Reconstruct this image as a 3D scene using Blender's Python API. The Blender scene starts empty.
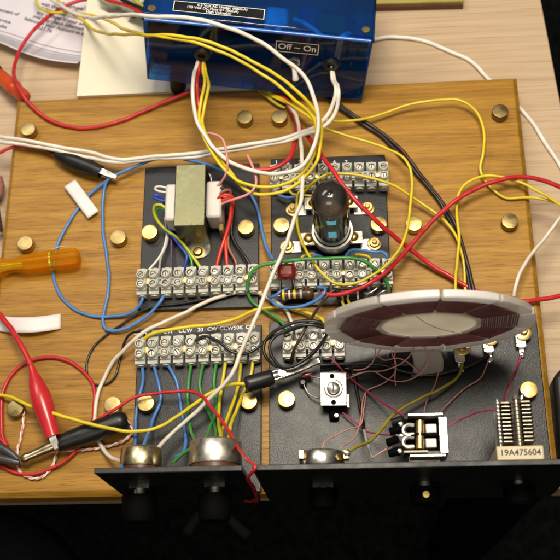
import bpy, math, random
from mathutils import Vector, Matrix, noise
random.seed(7)
S = 0.01                       # 1 Blender unit = 100 mm; everything below is measured in millimetres
C = bpy.context.scene.collection

# ------------------------------------------------------------------ camera (solved from the board's corners)
RC = [[0.9967987874593256, -0.00358486550866219, -0.07987068335067017],
      [-0.032729945002488985, -0.9297456727988641, -0.3667447813015499],
      [-0.07294469151180409, 0.3681849163817991, -0.9268866917424025]]
CAM = Vector((234.106, -102.62, 599.849)); FOC = 1008.11
AX = [Vector(r) for r in RC]
def ray(px, py):
    return AX[0]*((px-280)/FOC) + AX[1]*((py-280)/FOC) + AX[2]
def P(px, py, z=0.0):           # photo measurement -> world point at height z (mm)
    d = ray(px, py); return CAM + d*((z-CAM.z)/d.z)
def hit(px, py, p0, n):
    d = ray(px, py); return CAM + d*((Vector(p0)-CAM).dot(n)/d.dot(n))
cam = bpy.data.cameras.new('camera'); camo = bpy.data.objects.new('camera', cam); C.objects.link(camo)
M = Matrix.Identity(4)
for i in range(3):
    M[i][0] = AX[0][i]; M[i][1] = -AX[1][i]; M[i][2] = -AX[2][i]; M[i][3] = CAM[i]*S
camo.matrix_world = M
cam.sensor_width = 36; cam.lens = 36*FOC/560; cam.clip_start = 0.05; cam.clip_end = 500
cam.dof.use_dof = True; cam.dof.focus_distance = 6.05; cam.dof.aperture_fstop = 13.0*0.1
bpy.context.scene.camera = camo

# ------------------------------------------------------------------ materials
def newmat(name):
    m = bpy.data.materials.new(name); m.use_nodes = True
    return m, m.node_tree, m.node_tree.nodes['Principled BSDF']
def N(nt, t, **k):
    n = nt.nodes.new(t)
    for a, b in k.items(): setattr(n, a, b)
    return n
def setin(n, **k):
    for a, b in k.items():
        n.inputs[a.replace('_', ' ')].default_value = b
def mat(name, col, rough=0.5, metal=0.0, var=0.15, vs=6.0, bump=0.0, bs=60.0, spec=0.5, trans=0.0, sss=0.0, rvar=0.1, coat=0.0, dust=0.0, obv=0.0):
    m, nt, b = newmat(name)
    tc = N(nt, 'ShaderNodeTexCoord')
    nz = N(nt, 'ShaderNodeTexNoise'); setin(nz, Scale=vs, Detail=4.0, Roughness=0.6)
    nt.links.new(tc.outputs['Object'], nz.inputs['Vector'])
    mr = N(nt, 'ShaderNodeMapRange'); setin(mr, From_Min=0.3, From_Max=0.7, To_Min=1-var, To_Max=1+var)
    nt.links.new(nz.outputs['Fac'], mr.inputs['Value'])
    mx = N(nt, 'ShaderNodeVectorMath', operation='SCALE'); mx.inputs[0].default_value = col[:3]
    nt.links.new(mr.outputs[0], mx.inputs['Scale']); 
    if obv:
        oi = N(nt, 'ShaderNodeObjectInfo'); mo = N(nt, 'ShaderNodeMapRange'); setin(mo, To_Min=1-obv, To_Max=1+obv*.5); nt.links.new(oi.outputs['Random'], mo.inputs['Value'])
        mm = N(nt, 'ShaderNodeMath', operation='MULTIPLY'); nt.links.new(mr.outputs[0], mm.inputs[0]); nt.links.new(mo.outputs[0], mm.inputs[1]); nt.links.new(mm.outputs[0], mx.inputs['Scale'])
    colout = mx.outputs[0]
    if dust:
        nd = N(nt, 'ShaderNodeTexNoise'); setin(nd, Scale=34.0, Detail=6.0, Roughness=.75); nt.links.new(tc.outputs['Object'], nd.inputs['Vector'])
        rd = N(nt, 'ShaderNodeMapRange'); setin(rd, From_Min=.60, From_Max=.68, To_Min=0.0, To_Max=dust); nt.links.new(nd.outputs['Fac'], rd.inputs['Value'])
        dm = N(nt, 'ShaderNodeMix', data_type='RGBA'); dm.inputs['B'].default_value = (.075, .07, .062, 1); nt.links.new(rd.outputs[0], dm.inputs['Factor']); nt.links.new(colout, dm.inputs['A']); colout = dm.outputs['Result']
    nt.links.new(colout, b.inputs['Base Color'])
    m2 = N(nt, 'ShaderNodeMapRange'); setin(m2, From_Min=0.3, From_Max=0.7, To_Min=max(0.02, rough-rvar), To_Max=min(1, rough+rvar))
    n2 = N(nt, 'ShaderNodeTexNoise'); setin(n2, Scale=vs*2.3, Detail=3.0)
    nt.links.new(tc.outputs['Object'], n2.inputs['Vector'])
    nt.links.new(n2.outputs['Fac'], m2.inputs['Value']); nt.links.new(m2.outputs[0], b.inputs['Roughness'])
    b.inputs['Metallic'].default_value = metal
    b.inputs['Specular IOR Level'].default_value = spec
    b.inputs['Transmission Weight'].default_value = trans
    b.inputs['Coat Weight'].default_value = coat
    if sss:
        b.inputs['Subsurface Weight'].default_value = sss; b.inputs['Subsurface Scale'].default_value = 0.03
        b.inputs['Subsurface Radius'].default_value = (1, .9, .7)
    if bump:
        n3 = N(nt, 'ShaderNodeTexNoise'); setin(n3, Scale=bs, Detail=3.0)
        nt.links.new(tc.outputs['Object'], n3.inputs['Vector'])
        bp = N(nt, 'ShaderNodeBump'); setin(bp, Strength=bump, Distance=0.004)
        nt.links.new(n3.outputs['Fac'], bp.inputs['Height']); nt.links.new(bp.outputs[0], b.inputs['Normal'])
    return m
def wood(name, stops, sx, sy, pore, rough, porecol, band=3.0, bumpd=0.003, spec=0.3):
    m, nt, b = newmat(name); L = nt.links.new
    tc = N(nt, 'ShaderNodeTexCoord')
    mp = N(nt, 'ShaderNodeMapping'); mp.inputs['Scale'].default_value = (sx, sy, sy)
    L(tc.outputs['Object'], mp.inputs['Vector'])
    n1 = N(nt, 'ShaderNodeTexNoise'); setin(n1, Scale=1.0, Detail=8.0, Roughness=0.62, Distortion=0.6)
    L(mp.outputs[0], n1.inputs['Vector'])
    big = N(nt, 'ShaderNodeTexNoise'); setin(big, Scale=0.9, Detail=2.0)
    L(tc.outputs['Object'], big.inputs['Vector'])
    wv = N(nt, 'ShaderNodeTexWave', wave_type='BANDS', bands_direction='Y'); setin(wv, Scale=band, Distortion=9.0, Detail=3.0, Detail_Scale=0.6)
    mp3 = N(nt, 'ShaderNodeMapping'); mp3.inputs['Scale'].default_value = (0.25, 1, 1)
    L(tc.outputs['Object'], mp3.inputs['Vector']); L(mp3.outputs[0], wv.inputs['Vector'])
    a1 = N(nt, 'ShaderNodeMath', operation='MULTIPLY_ADD'); a1.inputs[1].default_value = 0.14
    L(wv.outputs['Fac'], a1.inputs[0]); L(n1.outputs['Fac'], a1.inputs[2])
    a2 = N(nt, 'ShaderNodeMath', operation='MULTIPLY_ADD'); a2.inputs[1].default_value = 0.35
    L(big.outputs['Fac'], a2.inputs[0]); L(a1.outputs[0], a2.inputs[2])
    rp = N(nt, 'ShaderNodeValToRGB'); cr = rp.color_ramp
    while len(cr.elements) < len(stops): cr.elements.new(0.5)
    for e, (p, c) in zip(cr.elements, stops): e.position = p; e.color = (*c, 1)
    L(a2.outputs[0], rp.inputs['Fac'])
    mp2 = N(nt, 'ShaderNodeMapping'); mp2.inputs['Scale'].default_value = (sx*3.2, sy*5.0, sy*5.0)
    mp2.inputs['Rotation'].default_value = (0, 0, 0.015)
    L(tc.outputs['Object'], mp2.inputs['Vector'])
    n2 = N(nt, 'ShaderNodeTexNoise'); setin(n2, Scale=1.0, Detail=3.0, Roughness=0.5)
    L(mp2.outputs[0], n2.inputs['Vector'])
    r2 = N(nt, 'ShaderNodeMapRange'); setin(r2, From_Min=0.57, From_Max=0.70, To_Min=0.0, To_Max=pore)
    L(n2.outputs['Fac'], r2.inputs['Value'])
    mx = N(nt, 'ShaderNodeMix', data_type='RGBA'); mx.inputs['B'].default_value = (*porecol, 1)
    L(r2.outputs[0], mx.inputs['Factor']); L(rp.outputs[0], mx.inputs['A']); L(mx.outputs['Result'], b.inputs['Base Color'])
    setin(b, Roughness=rough); b.inputs['Specular IOR Level'].default_value = spec
    bp = N(nt, 'ShaderNodeBump'); setin(bp, Strength=0.35, Distance=bumpd); bp.invert = True
    L(r2.outputs[0], bp.inputs['Height']); L(bp.outputs[0], b.inputs['Normal'])
    return m
def clear(name, tint, dif=None, difw=0.0, ior=1.45, rough=0.04):
    m = bpy.data.materials.new(name); m.use_nodes = True; nt = m.node_tree; nt.nodes.clear(); L = nt.links.new
    out = N(nt, 'ShaderNodeOutputMaterial')
    tr = N(nt, 'ShaderNodeBsdfTransparent'); tr.inputs[0].default_value = (*tint, 1)
    gl = N(nt, 'ShaderNodeBsdfGlossy'); gl.inputs['Roughness'].default_value = rough
    fr = N(nt, 'ShaderNodeFresnel'); fr.inputs['IOR'].default_value = ior
    base = tr
    if dif:
        tc = N(nt, 'ShaderNodeTexCoord'); nz = N(nt, 'ShaderNodeTexNoise'); setin(nz, Scale=2.0, Detail=3.0)
        L(tc.outputs['Object'], nz.inputs['Vector'])
        mr = N(nt, 'ShaderNodeMapRange'); setin(mr, From_Min=0.3, From_Max=0.7, To_Min=difw*0.6, To_Max=min(1, difw*1.4))
        L(nz.outputs['Fac'], mr.inputs['Value'])
        df = N(nt, 'ShaderNodeBsdfDiffuse'); df.inputs[0].default_value = (*dif, 1)
        m0 = N(nt, 'ShaderNodeMixShader'); L(mr.outputs[0], m0.inputs[0]); L(tr.outputs[0], m0.inputs[1]); L(df.outputs[0], m0.inputs[2]); base = m0
    mx = N(nt, 'ShaderNodeMixShader'); L(fr.outputs[0], mx.inputs[0]); L(base.outputs[0], mx.inputs[1]); L(gl.outputs[0], mx.inputs[2])
    L(mx.outputs[0], out.inputs[0]); return m

OAK = wood('oak', [(0.42, (0.215, 0.097, 0.009)), (0.64, (0.315, 0.152, 0.017)), (0.80, (0.385, 0.196, 0.024)), (0.97, (0.46, 0.248, 0.035))], 2.0, 40.0, 0.75, 0.42, (0.125, 0.052, 0.005), band=2.2)
DESK = wood('desk_laminate', [(0.45, (0.42, 0.295, 0.175)), (0.66, (0.51, 0.372, 0.235)), (0.9, (0.56, 0.42, 0.28))], 0.42, 27.0, 0.7, 0.4, (0.32, 0.19, 0.11), band=3.2, bumpd=0.001)
M_ = dict(
    black_plate=mat('black_painted_plate', (0.0085, 0.009, 0.0112), 0.31, var=0.3, vs=5, bump=0.26, bs=170, rvar=0.03, spec=0.36, dust=1.0),
    panel=mat('black_panel', (0.008, 0.008, 0.009), 0.45, var=0.25, bump=0.12, bs=120, dust=.6),
    brass=mat('aged_brass', (0.58, 0.42, 0.16), 0.38, 1.0, obv=.3, var=0.3, vs=9, bump=0.25, bs=40),
    brass_dull=mat('dull_brass', (0.36, 0.27, 0.115), 0.42, 1.0, obv=.35, var=0.35, vs=8, bump=0.3, bs=40),
    gold=mat('bright_brass', (0.72, 0.52, 0.20), 0.33, 1.0, var=0.15, vs=9),
    steel=mat('nickel_steel', (0.62, 0.60, 0.56), 0.27, 1.0, var=0.12, bump=0.08, bs=50),
    tin=mat('tinned_metal', (0.76, 0.73, 0.68), 0.38, 1.0, var=0.1),
    zinc=mat('yellow_zinc_strap', (0.185, 0.18, 0.10), 0.34, 1.0, var=0.07, vs=14, bump=0.10, bs=130),
    can=mat('brushed_can', (0.60, 0.57, 0.50), 0.4, 1.0, var=0.15, vs=10, bump=0.1),
    can_brass=mat('brassy_can', (0.58, 0.50, 0.30), 0.3, 1.0, var=0.2, vs=10, bump=0.1),
    phen=mat('brown_phenolic', (0.10, 0.03, 0.012), 0.45),
    terminal=mat('translucent_nylon', (0.60, 0.595, 0.52), 0.36, var=0.1, vs=8, trans=0.15, bump=0.12, bs=20, sss=0.25),
    screw=mat('screw_steel', (0.52, 0.47, 0.37), 0.48, 1.0, obv=.45),
    bobbin=mat('white_nylon_bobbin', (0.66, 0.62, 0.57), 0.4, sss=0.2, var=0.08),
    tape=mat('amber_tape', (0.30, 0.18, 0.05), 0.25, coat=0.5),
    iron=mat('dark_lamination', (0.05, 0.05, 0.045), 0.4, 0.8),
    rubber=mat('black_rubber', (0.010, 0.010, 0.011), 0.38, var=0.2, bump=0.15, bs=20),
    knob=mat('black_knob', (0.0022, 0.0022, 0.0022), 0.7, spec=.06),
    dark=mat('dark_carpet', (0.008, 0.0095, 0.0095), 0.95, var=0.9, vs=13, bump=0.8, bs=10, spec=0.1),
    cloth=mat('navy_cloth', (0.006, 0.009, 0.013), 0.9, var=0.3),
    paper=mat('letter_paper', (0.70, 0.66, 0.73), 0.75, var=0.04),
    ink=mat('grey_ink', (0.055, 0.05, 0.07), 0.7),
    band=mat('grey_print', (0.42, 0.40, 0.45), 0.75),
    cream=mat('cream_card', (0.78, 0.73, 0.58), 0.6, var=0.04, vs=2),
    label=mat('white_label', (0.80, 0.75, 0.75), 0.5, var=0.05),
    letters=mat('white_lettering', (0.80, 0.80, 0.78), 0.5),
    dymo=mat('black_tape_label', (0.008, 0.008, 0.010), 0.3),
    red_cap=mat('red_resin', (0.155, 0.008, 0.006), 0.18, coat=0.6),
    resistor=mat('brown_resin', (0.075, 0.032, 0.016), 0.3),
    form=mat('white_plastic_form', (0.72, 0.70, 0.70), 0.38, sss=0.25, trans=0.12, var=0.05),
    form2=mat('frosted_plastic', (0.60, 0.58, 0.55), 0.3, trans=0.35, var=0.05),
    hub=mat('cream_hub', (0.60, 0.56, 0.46), 0.5, var=0.06),
    winding=mat('maroon_enamel', (0.27, 0.098, 0.10), 0.38, var=0.3, vs=14),
    ceramic=mat('cream_ceramic', (0.62, 0.53, 0.34), 0.45, var=0.12),
    getter=mat('getter_mirror', (0.085, 0.065, 0.055), 0.13, 0.9, var=0.3, vs=5),
    anode=mat('grey_anode', (0.30, 0.30, 0.28), 0.5, 0.2),
    cyan=mat('glowing_blue_window', (0.30, 0.75, 0.88), 0.4, var=0.15),
    mica=mat('mica', (0.5, 0.47, 0.40), 0.3),
    amber=mat('amber_acetate', (0.70, 0.20, 0.012), 0.14, trans=0.55, coat=0.5, var=0.2, vs=3),
    shank=mat('yellow_green_shank', (0.55, 0.62, 0.05), 0.15, 0.3, coat=0.5),
    pcb=mat('green_circuit_board', (0.02, 0.13, 0.07), 0.4),
    inner_cyan=mat('pale_cyan_parts', (0.55, 0.85, 0.9), 0.4, var=0.4),
    blue_opaque=mat('blue_interior', (0.01, 0.06, 0.22), 0.5, var=0.5),
    olive_wood=mat('yellow_varnish', (0.36, 0.30, 0.07), 0.4),
    orange=mat('orange_red_plastic', (0.62, 0.075, 0.018), 0.3, trans=0.1),
    red_boot=mat('red_vinyl', (0.56, 0.022, 0.03), 0.28, coat=0.2),
    greyplastic=mat('grey_plastic', (0.055, 0.055, 0.06), 0.4),
    white_plastic=mat('white_block', (0.80, 0.76, 0.72), 0.35),
    pinkclear=mat('pink_translucent', (0.60, 0.28, 0.24), 0.25, trans=0.4),
    greystrip=mat('dull_grey_strip', (0.016, 0.021, 0.021), 0.7),
    plates=mat('tarnished_plates', (0.31, 0.28, 0.22), 0.4, 0.9, var=0.25, vs=12),
    lip=mat('bright_blue_lip', (0.03, 0.16, 0.62), 0.12, coat=0.6),
    solder=mat('solder', (0.8, 0.8, 0.78), 0.15, 1.0),
)
_b = M_['cyan'].node_tree.nodes['Principled BSDF']; _b.inputs['Emission Color'].default_value = (0.16, 0.62, 0.80, 1); _b.inputs['Emission Strength'].default_value = 0.55  # weak glow added so the tube's blue windows show; no lamp inside
GLASS = clear('tube_glass', (0.90, 0.90, 0.88), (0.5, 0.48, 0.45), 0.035, ior=1.5, rough=0.03)
SMOKE = clear('smoky_getter_film', (0.42, 0.37, 0.33), (0.12, 0.10, 0.09), 0.08, ior=1.9, rough=0.12)
BLUE = clear('clear_blue_plastic', (0.14, 0.55, 0.94), (0.0, 0.12, 0.55), 0.10, ior=1.5, rough=0.06)
BLUELID = clear('clear_blue_lid', (0.26, 0.64, 0.95), (0.004, 0.10, 0.42), 0.11, ior=1.5, rough=0.06)
FILM = clear('clear_film', (0.93, 0.93, 0.90), (0.6, 0.6, 0.55), 0.16, ior=1.5, rough=0.1)
def milky(name, col, tw, rough=0.35, film=0.0):
    m, nt, b = newmat(name); L = nt.links.new; out = nt.nodes['Material Output']
    setin(b, Base_Color=(*col, 1), Roughness=rough)
    tc = N(nt, 'ShaderNodeTexCoord'); nz = N(nt, 'ShaderNodeTexNoise'); setin(nz, Scale=5.0, Detail=4.0); L(tc.outputs['Object'], nz.inputs['Vector'])
    mr = N(nt, 'ShaderNodeMapRange'); setin(mr, From_Min=.3, From_Max=.7, To_Min=tw*.75, To_Max=min(1, tw*1.25)); L(nz.outputs['Fac'], mr.inputs['Value'])
    tl = N(nt, 'ShaderNodeBsdfTranslucent'); tl.inputs[0].default_value = (*col, 1)
    mx = N(nt, 'ShaderNodeMixShader'); L(mr.outputs[0], mx.inputs[0]); L(b.outputs[0], mx.inputs[1]); L(tl.outputs[0], mx.inputs[2])
    last = mx
    if film:
        tr = N(nt, 'ShaderNodeBsdfTransparent'); tr.inputs[0].default_value = (*[c**.3 for c in col], 1); m2 = N(nt, 'ShaderNodeMixShader'); m2.inputs[0].default_value = film
        L(mx.outputs[0], m2.inputs[1]); L(tr.outputs[0], m2.inputs[2]); last = m2
    L(last.outputs[0], out.inputs[0]); return m
FORM = milky('white_plastic_form_', (.95, .93, .92), .42); FORM2 = milky('frosted_form', (.78, .75, .71), .4, .25, .3); HUBM = milky('cream_hub_', (.84, .79, .64), .6, .5)
AMBER = milky('amber_acetate_', (.86, .38, .008), .35, .06, .62)
def wm(n, c, r=0.33, **k): M_['w_'+n] = mat('insulation_'+n, c, r, var=0.16, vs=7, bump=0.06, bs=9, rvar=.14, **k)
wm('yellow', (0.70, 0.545, 0.022)); wm('red', (0.52, 0.022, 0.03)); wm('white', (0.78, 0.74, 0.66)); wm('blue', (0.075, 0.215, 0.53))
wm('green', (0.055, 0.27, 0.05)); wm('black', (0.012, 0.011, 0.011)); wm('brown', (0.045, 0.021, 0.012)); wm('olive', (0.36, 0.29, 0.02))
wm('pink', (0.72, 0.30, 0.27)); wm('magenta', (0.45, 0.03, 0.09)); wm('grey', (0.36, 0.36, 0.35)); wm('purple', (0.13, 0.07, 0.16))
wm('bluedk', (0.02, 0.06, 0.42)); wm('litz', (0.74, 0.34, 0.28)); wm('offwhite', (0.70, 0.64, 0.54)); wm('pinkwhite', (0.78, 0.60, 0.55)); wm('redbr', (0.66, 0.045, 0.03)); wm('tan', (0.30, 0.12, 0.06))
wm('yellowgreen', (0.48, 0.50, 0.03))

# ------------------------------------------------------------------ mesh building
class MB:
    def __init__(s): s.v = []; s.f = []
    def add(s, vs, fs):
        o = len(s.v); s.v += [Vector(v) for v in vs]; s.f += [tuple(i+o for i in f) for f in fs]; return s
    def box(s, c, sz, rz=0.0, taper=1.0):
        x, y, z = [q/2 for q in sz]; vs = []
        for k in (-1, 1):
            t = 1.0 if k < 0 else taper
            for (i, j) in ((-1, -1), (1, -1), (1, 1), (-1, 1)):
                a, b = i*x*t, j*y*t
                vs.append((c[0]+a*math.cos(rz)-b*math.sin(rz), c[1]+a*math.sin(rz)+b*math.cos(rz), c[2]+k*z))
        return s.add(vs, [(3, 2, 1, 0), (4, 5, 6, 7), (0, 1, 5, 4), (1, 2, 6, 5), (2, 3, 7, 6), (3, 0, 4, 7)])
    def lathe(s, p0, ax, prof, n=24, flute=0.0, nf=0, x=None):
        p0 = Vector(p0); ax = Vector(ax).normalized()
        u = Vector(x) if x else (Vector((0, 0, 1)) if abs(ax.z) < .9 else Vector((1, 0, 0)))
        u = (u - ax*u.dot(ax)).normalized(); w = ax.cross(u)
        rings = []; vs = []; fs = []
        for (t, r) in prof:
            if r < 1e-6: rings.append([len(vs)]); vs.append(p0+ax*t); continue
            ids = []
            for i in range(n):
                a = 2*math.pi*i/n; rr = r
                if flute: rr = r*(1-flute*(0.5-0.5*math.cos(nf*a)))
                ids.append(len(vs)); vs.append(p0+ax*t+u*(rr*math.cos(a))+w*(rr*math.sin(a)))
            rings.append(ids)
        for a, b in zip(rings, rings[1:]):
            if len(a) == 1 and len(b) == 1: continue
            for i in range(n):
                j = (i+1) % n
                if len(a) == 1: fs.append((a[0], b[j], b[i]))
                elif len(b) == 1: fs.append((a[i], a[j], b[0]))
                else: fs.append((a[i], a[j], b[j], b[i]))
        return s.add(vs, fs)
    def cyl(s, p0, p1, r0, r1=None, n=24, ch=0.0):
        p0 = Vector(p0); p1 = Vector(p1); L = (p1-p0).length; r1 = r0 if r1 is None else r1
        pr = [(0, 0), (0, r0-ch), (ch, r0), (L-ch, r1), (L, r1-ch), (L, 0)] if ch else [(0, 0), (0, r0), (L, r1), (L, 0)]
        return s.lathe(p0, p1-p0, pr, n)
    def tube(s, pts, r, n=8, r1=None):
        pts = [Vector(p) for p in pts]; m = len(pts); vs = []; fs = []; u = None
        for i, p in enumerate(pts):
            t = (pts[min(i+1, m-1)]-pts[max(i-1, 0)])
            t = t.normalized() if t.length > 1e-9 else Vector((1, 0, 0))
            if u is None: u = t.orthogonal().normalized()
            u = (u-t*u.dot(t)).normalized(); w = t.cross(u)
            rr = r if r1 is None else r+(r1-r)*i/(m-1)
            for k in range(n):
                a = 2*math.pi*k/n; vs.append(p+u*(rr*math.cos(a))+w*(rr*math.sin(a)))
        for i in range(m-1):
            for k in range(n):
                j = (k+1) % n; fs.append((i*n+k, i*n+j, (i+1)*n+j, (i+1)*n+k))
        fs.append(tuple(reversed(range(n)))); fs.append(tuple(range((m-1)*n, m*n)))
        return s.add(vs, fs)
    def prism(s, poly, z0, z1):
        n = len(poly); vs = [(x, y, z0) for x, y in poly]+[(x, y, z1) for x, y in poly]
        fs = [tuple(reversed(range(n))), tuple(range(n, 2*n))]+[(i, (i+1) % n, (i+1) % n+n, i+n) for i in range(n)]
        return s.add(vs, fs)
    def grid(s, fn, nu, nv):
        vs = [fn(i/nu, j/nv) for j in range(nv+1) for i in range(nu+1)]
        fs = [(j*(nu+1)+i, j*(nu+1)+i+1, (j+1)*(nu+1)+i+1, (j+1)*(nu+1)+i) for j in range(nv) for i in range(nu)]
        return s.add(vs, fs)
    def xf(s, T, start=0):
        for i in range(start, len(s.v)): s.v[i] = T @ s.v[i]
        return s
    def build(s, name, m, parent=None, local=False, bevel=0.0, ang=35, solid=0.0):
        o = Vector((0, 0, 0))
        if parent is not None and not local:
            p = parent
            while p is not None: o = o+p.location/S; p = p.parent
        elif parent is None:
            xs = [v.x for v in s.v]; ys = [v.y for v in s.v]; zs = [v.z for v in s.v]
            o = Vector(((min(xs)+max(xs))/2, (min(ys)+max(ys))/2, min(zs)))
        me = bpy.data.meshes.new(name); me.from_pydata([tuple((v-o)*S) for v in s.v], [], s.f)
        me.materials.append(m); me.polygons.foreach_set('use_smooth', [True]*len(me.polygons)); me.update()
        try: me.set_sharp_from_angle(angle=math.radians(ang))
        except Exception: pass
        ob = bpy.data.objects.new(name, me); C.objects.link(ob)
        if parent is not None: ob.parent = parent
        else: ob.location = o*S
        if solid:
            q = ob.modifiers.new('thickness', 'SOLIDIFY'); q.thickness = solid*S; q.offset = 0
        if bevel:
            q = ob.modifiers.new('edge', 'BEVEL'); q.width = bevel*S; q.segments = 2; q.limit_method = 'ANGLE'; q.angle_limit = math.radians(40)
        return ob
def tag(o, label, cat, group=None, kind=None):
    o['label'] = label; o['category'] = cat
    if group: o['group'] = group
    if kind: o['kind'] = kind
    return o
def empty(name, loc, label, cat, group=None, rz=0.0):
    o = bpy.data.objects.new(name, None); C.objects.link(o); o.location = Vector(loc)*S; o.rotation_euler = (0, 0, rz); o.empty_display_size = 0.05
    return tag(o, label, cat, group)
def copy_tree(o, parent=None):
    c = o.copy(); C.objects.link(c)
    if parent is not None: c.parent = parent
    for ch in list(o.children): copy_tree(ch, c)
    return c
def text(name, s_, size, m, parent, origin, ex, ey, align='CENTER'):
    cu = bpy.data.curves.new(name, 'FONT'); cu.body = s_; cu.size = size; cu.align_x = align; cu.align_y = 'CENTER'; cu.offset = 0.018*size
    to = bpy.data.objects.new(name, cu); C.objects.link(to)
    dg = bpy.context.evaluated_depsgraph_get(); dg.update()
    me = bpy.data.meshes.new_from_object(to.evaluated_get(dg))
    bpy.data.objects.remove(to)
    ex = Vector(ex).normalized(); ey = Vector(ey); ey = (ey-ex*ey.dot(ex)).normalized()
    mb = MB(); mb.v = [Vector(origin)+ex*v.co.x+ey*v.co.y for v in me.vertices]; mb.f = [tuple(p.vertices) for p in me.polygons]
    bpy.data.meshes.remove(me)
    if not mb.f: return None
    return mb.build(name, m, parent)
def spline(pts, step=2.2):
    out = []; n = len(pts)
    for i in range(n-1):
        p1, p2 = pts[i], pts[i+1]
        p0 = pts[i-1] if i else p1*2-p2
        p3 = pts[i+2] if i+2 < n else p2*2-p1
        d = [max((b-a).length, 1e-3)**0.5 for a, b in ((p0, p1), (p1, p2), (p2, p3))]
        t0 = 0; t1 = d[0]; t2 = t1+d[1]; t3 = t2+d[2]
        k = max(2, int((p2-p1).length/step))
        for j in range(k):
            t = t1+(t2-t1)*j/k
            A1 = p0*((t1-t)/(t1-t0))+p1*((t-t0)/(t1-t0)); A2 = p1*((t2-t)/(t2-t1))+p2*((t-t1)/(t2-t1)); A3 = p2*((t3-t)/(t3-t2))+p3*((t-t2)/(t3-t2))
            B1 = A1*((t2-t)/(t2-t0))+A2*((t-t0)/(t2-t0)); B2 = A2*((t3-t)/(t3-t1))+A3*((t-t1)/(t3-t1))
            out.append(B1*((t2-t)/(t2-t1))+B2*((t-t1)/(t2-t1)))
    out.append(pts[-1]); return out
def path(pts):
    """measured photo points (x, y, height) -> world; a missing height is interpolated along the wire"""
    L = [0.0]; q = []
    for i, p in enumerate(pts):
        if isinstance(p, Vector): q.append(('w', p)); continue
        q.append(('p', p))
    xy = [(p if k == 'p' else None) for k, p in q]
    zs = [(p.z if k == 'w' else (p[2] if len(p) > 2 else None)) for k, p in q]
    idx = [i for i, z in enumerate(zs) if z is not None]
    for i in range(len(zs)):
        if zs[i] is None:
            a = max([k for k in idx if k < i], default=None); b = min([k for k in idx if k > i], default=None)
            if a is None: zs[i] = zs[b]
            elif b is None: zs[i] = zs[a]
            else:
                f = (i-a)/(b-a); f = f*f*(3-2*f); zs[i] = zs[a]+(zs[b]-zs[a])*f
    return [p if k == 'w' else P(p[0], p[1], z) for (k, p), z in zip(q, zs)]
WOB = .8
def wire(label, col, r, pts, name='wire', group=None, cat='wire', n=8, m=None):
    q = spline(path(pts)); sd_ = Vector((len(label)*7.3, r*31, 0)); m_ = len(q)
    for i, p in enumerate(q):
        k = min(1, i/5, (m_-1-i)/5)*WOB
        q[i] = p+(noise.noise_vector(p*.045+sd_)*1.1+noise.noise_vector(p*.13+sd_)*.45)*k
    mb = MB(); mb.tube(q, r, n)
    return tag(mb.build(name, m or M_['w_'+col], ang=80), label, cat, group)
def lead(parent, col, r, pts, name='lead', n=7):
    return MB().tube(spline(path(pts)), r, n).build(name, M_.get('w_'+col) or M_[col], parent, ang=80)

# ------------------------------------------------------------------ setting: floor, desk
fl = MB().box((150, 300, -745), (6000, 6000, 10)).build('floor', M_['dark']); fl['kind'] = 'structure'
DZ = -25.0
d = empty('desk', (100, 240, -740), 'pale wood-grain laminate desk top under the oak board', 'desk')
a0 = P(541, 0, DZ); a1 = P(560, 100, DZ); dirv = (a1-a0)/(a1.y-a0.y)
def deskx(y): return a0.x+dirv.x*(y-a0.y)
MB().prism([(-600, 4), (deskx(4), 4), (deskx(900), 900), (-600, 900)], DZ-28, DZ).build('top', DESK, d, bevel=1.0)
for (x, y) in ((-560, 40), (340, 40), (330, 860), (-560, 860)):
    MB().box((x, y, (-740+DZ-28)/2), (45, 45, 740+DZ-28)).build('leg', M_['knob'], d)
# board ------------------------------------------------------------
bd = empty('baseboard', (175, 140, -25), 'square-cornered varnished oak board carrying the whole circuit', 'wooden board')
mb = MB(); W_, D_, c_ = 350, 280, 3.2
ring = lambda i, z: [(i, i, z), (W_-i, i, z), (W_-i, D_-i, z), (i, D_-i, z)]
mb.add(ring(0.5, -19)+ring(0, -18)+ring(0, -c_)+ring(c_, 0), [(3, 2, 1, 0), (12, 13, 14, 15)]+[(r*4+k, r*4+(k+1) % 4, r*4+4+(k+1) % 4, r*4+4+k) for r in range(3) for k in range(4)])
mb.build('board', OAK, bd, bevel=0.5, ang=25)
for x in (18, 332):
    for y in (18, 262): MB().cyl((x, y, -25), (x, y, -19), 9, 7).build('foot', M_['rubber'], bd)
# black plates ------------------------------------------------------
PT = 3.0
def plate(x0, x1, y0, y1, label, panel=None):
    if not panel:
        return tag(MB().box(((x0+x1)/2, (y0+y1)/2, PT/2+.05), (x1-x0, y1-y0, PT)).build('circuit_plate', M_['black_plate'], bevel=0.5), label, 'plate')
    t = empty('chassis', ((x0+x1)/2, (y0+y1)/2, 0.05), label, 'chassis')
    MB().box(((x0+x1)/2, (y0+y1)/2, PT/2+.05), (x1-x0, y1-y0, PT)).build('base_plate', M_['black_plate'], t, bevel=0.5)
    MB().box(((panel[0]+panel[1])/2, -1.3, 36.0), (panel[1]-panel[0], 3.0, 97)).build('front_panel', M_['panel'], t, bevel=0.4)
    return t
PUL = plate(96, 173.5, 116.5, 219.5, 'black square plate under the small white and green transformer')
PUR = plate(181.3, 257.5, 116.5, 222, 'black square plate under the glass vacuum tube')
PLL = plate(97, 175.5, .3, 104.6, 'black chassis plate and front panel holding the two large round pots', (96, 173.6))
PLR = plate(180.3, 345.5, .3, 106.6, 'wide black chassis plate and front panel under the white spiderweb coil', (179, 346))
ZP = PT+.05

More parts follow.
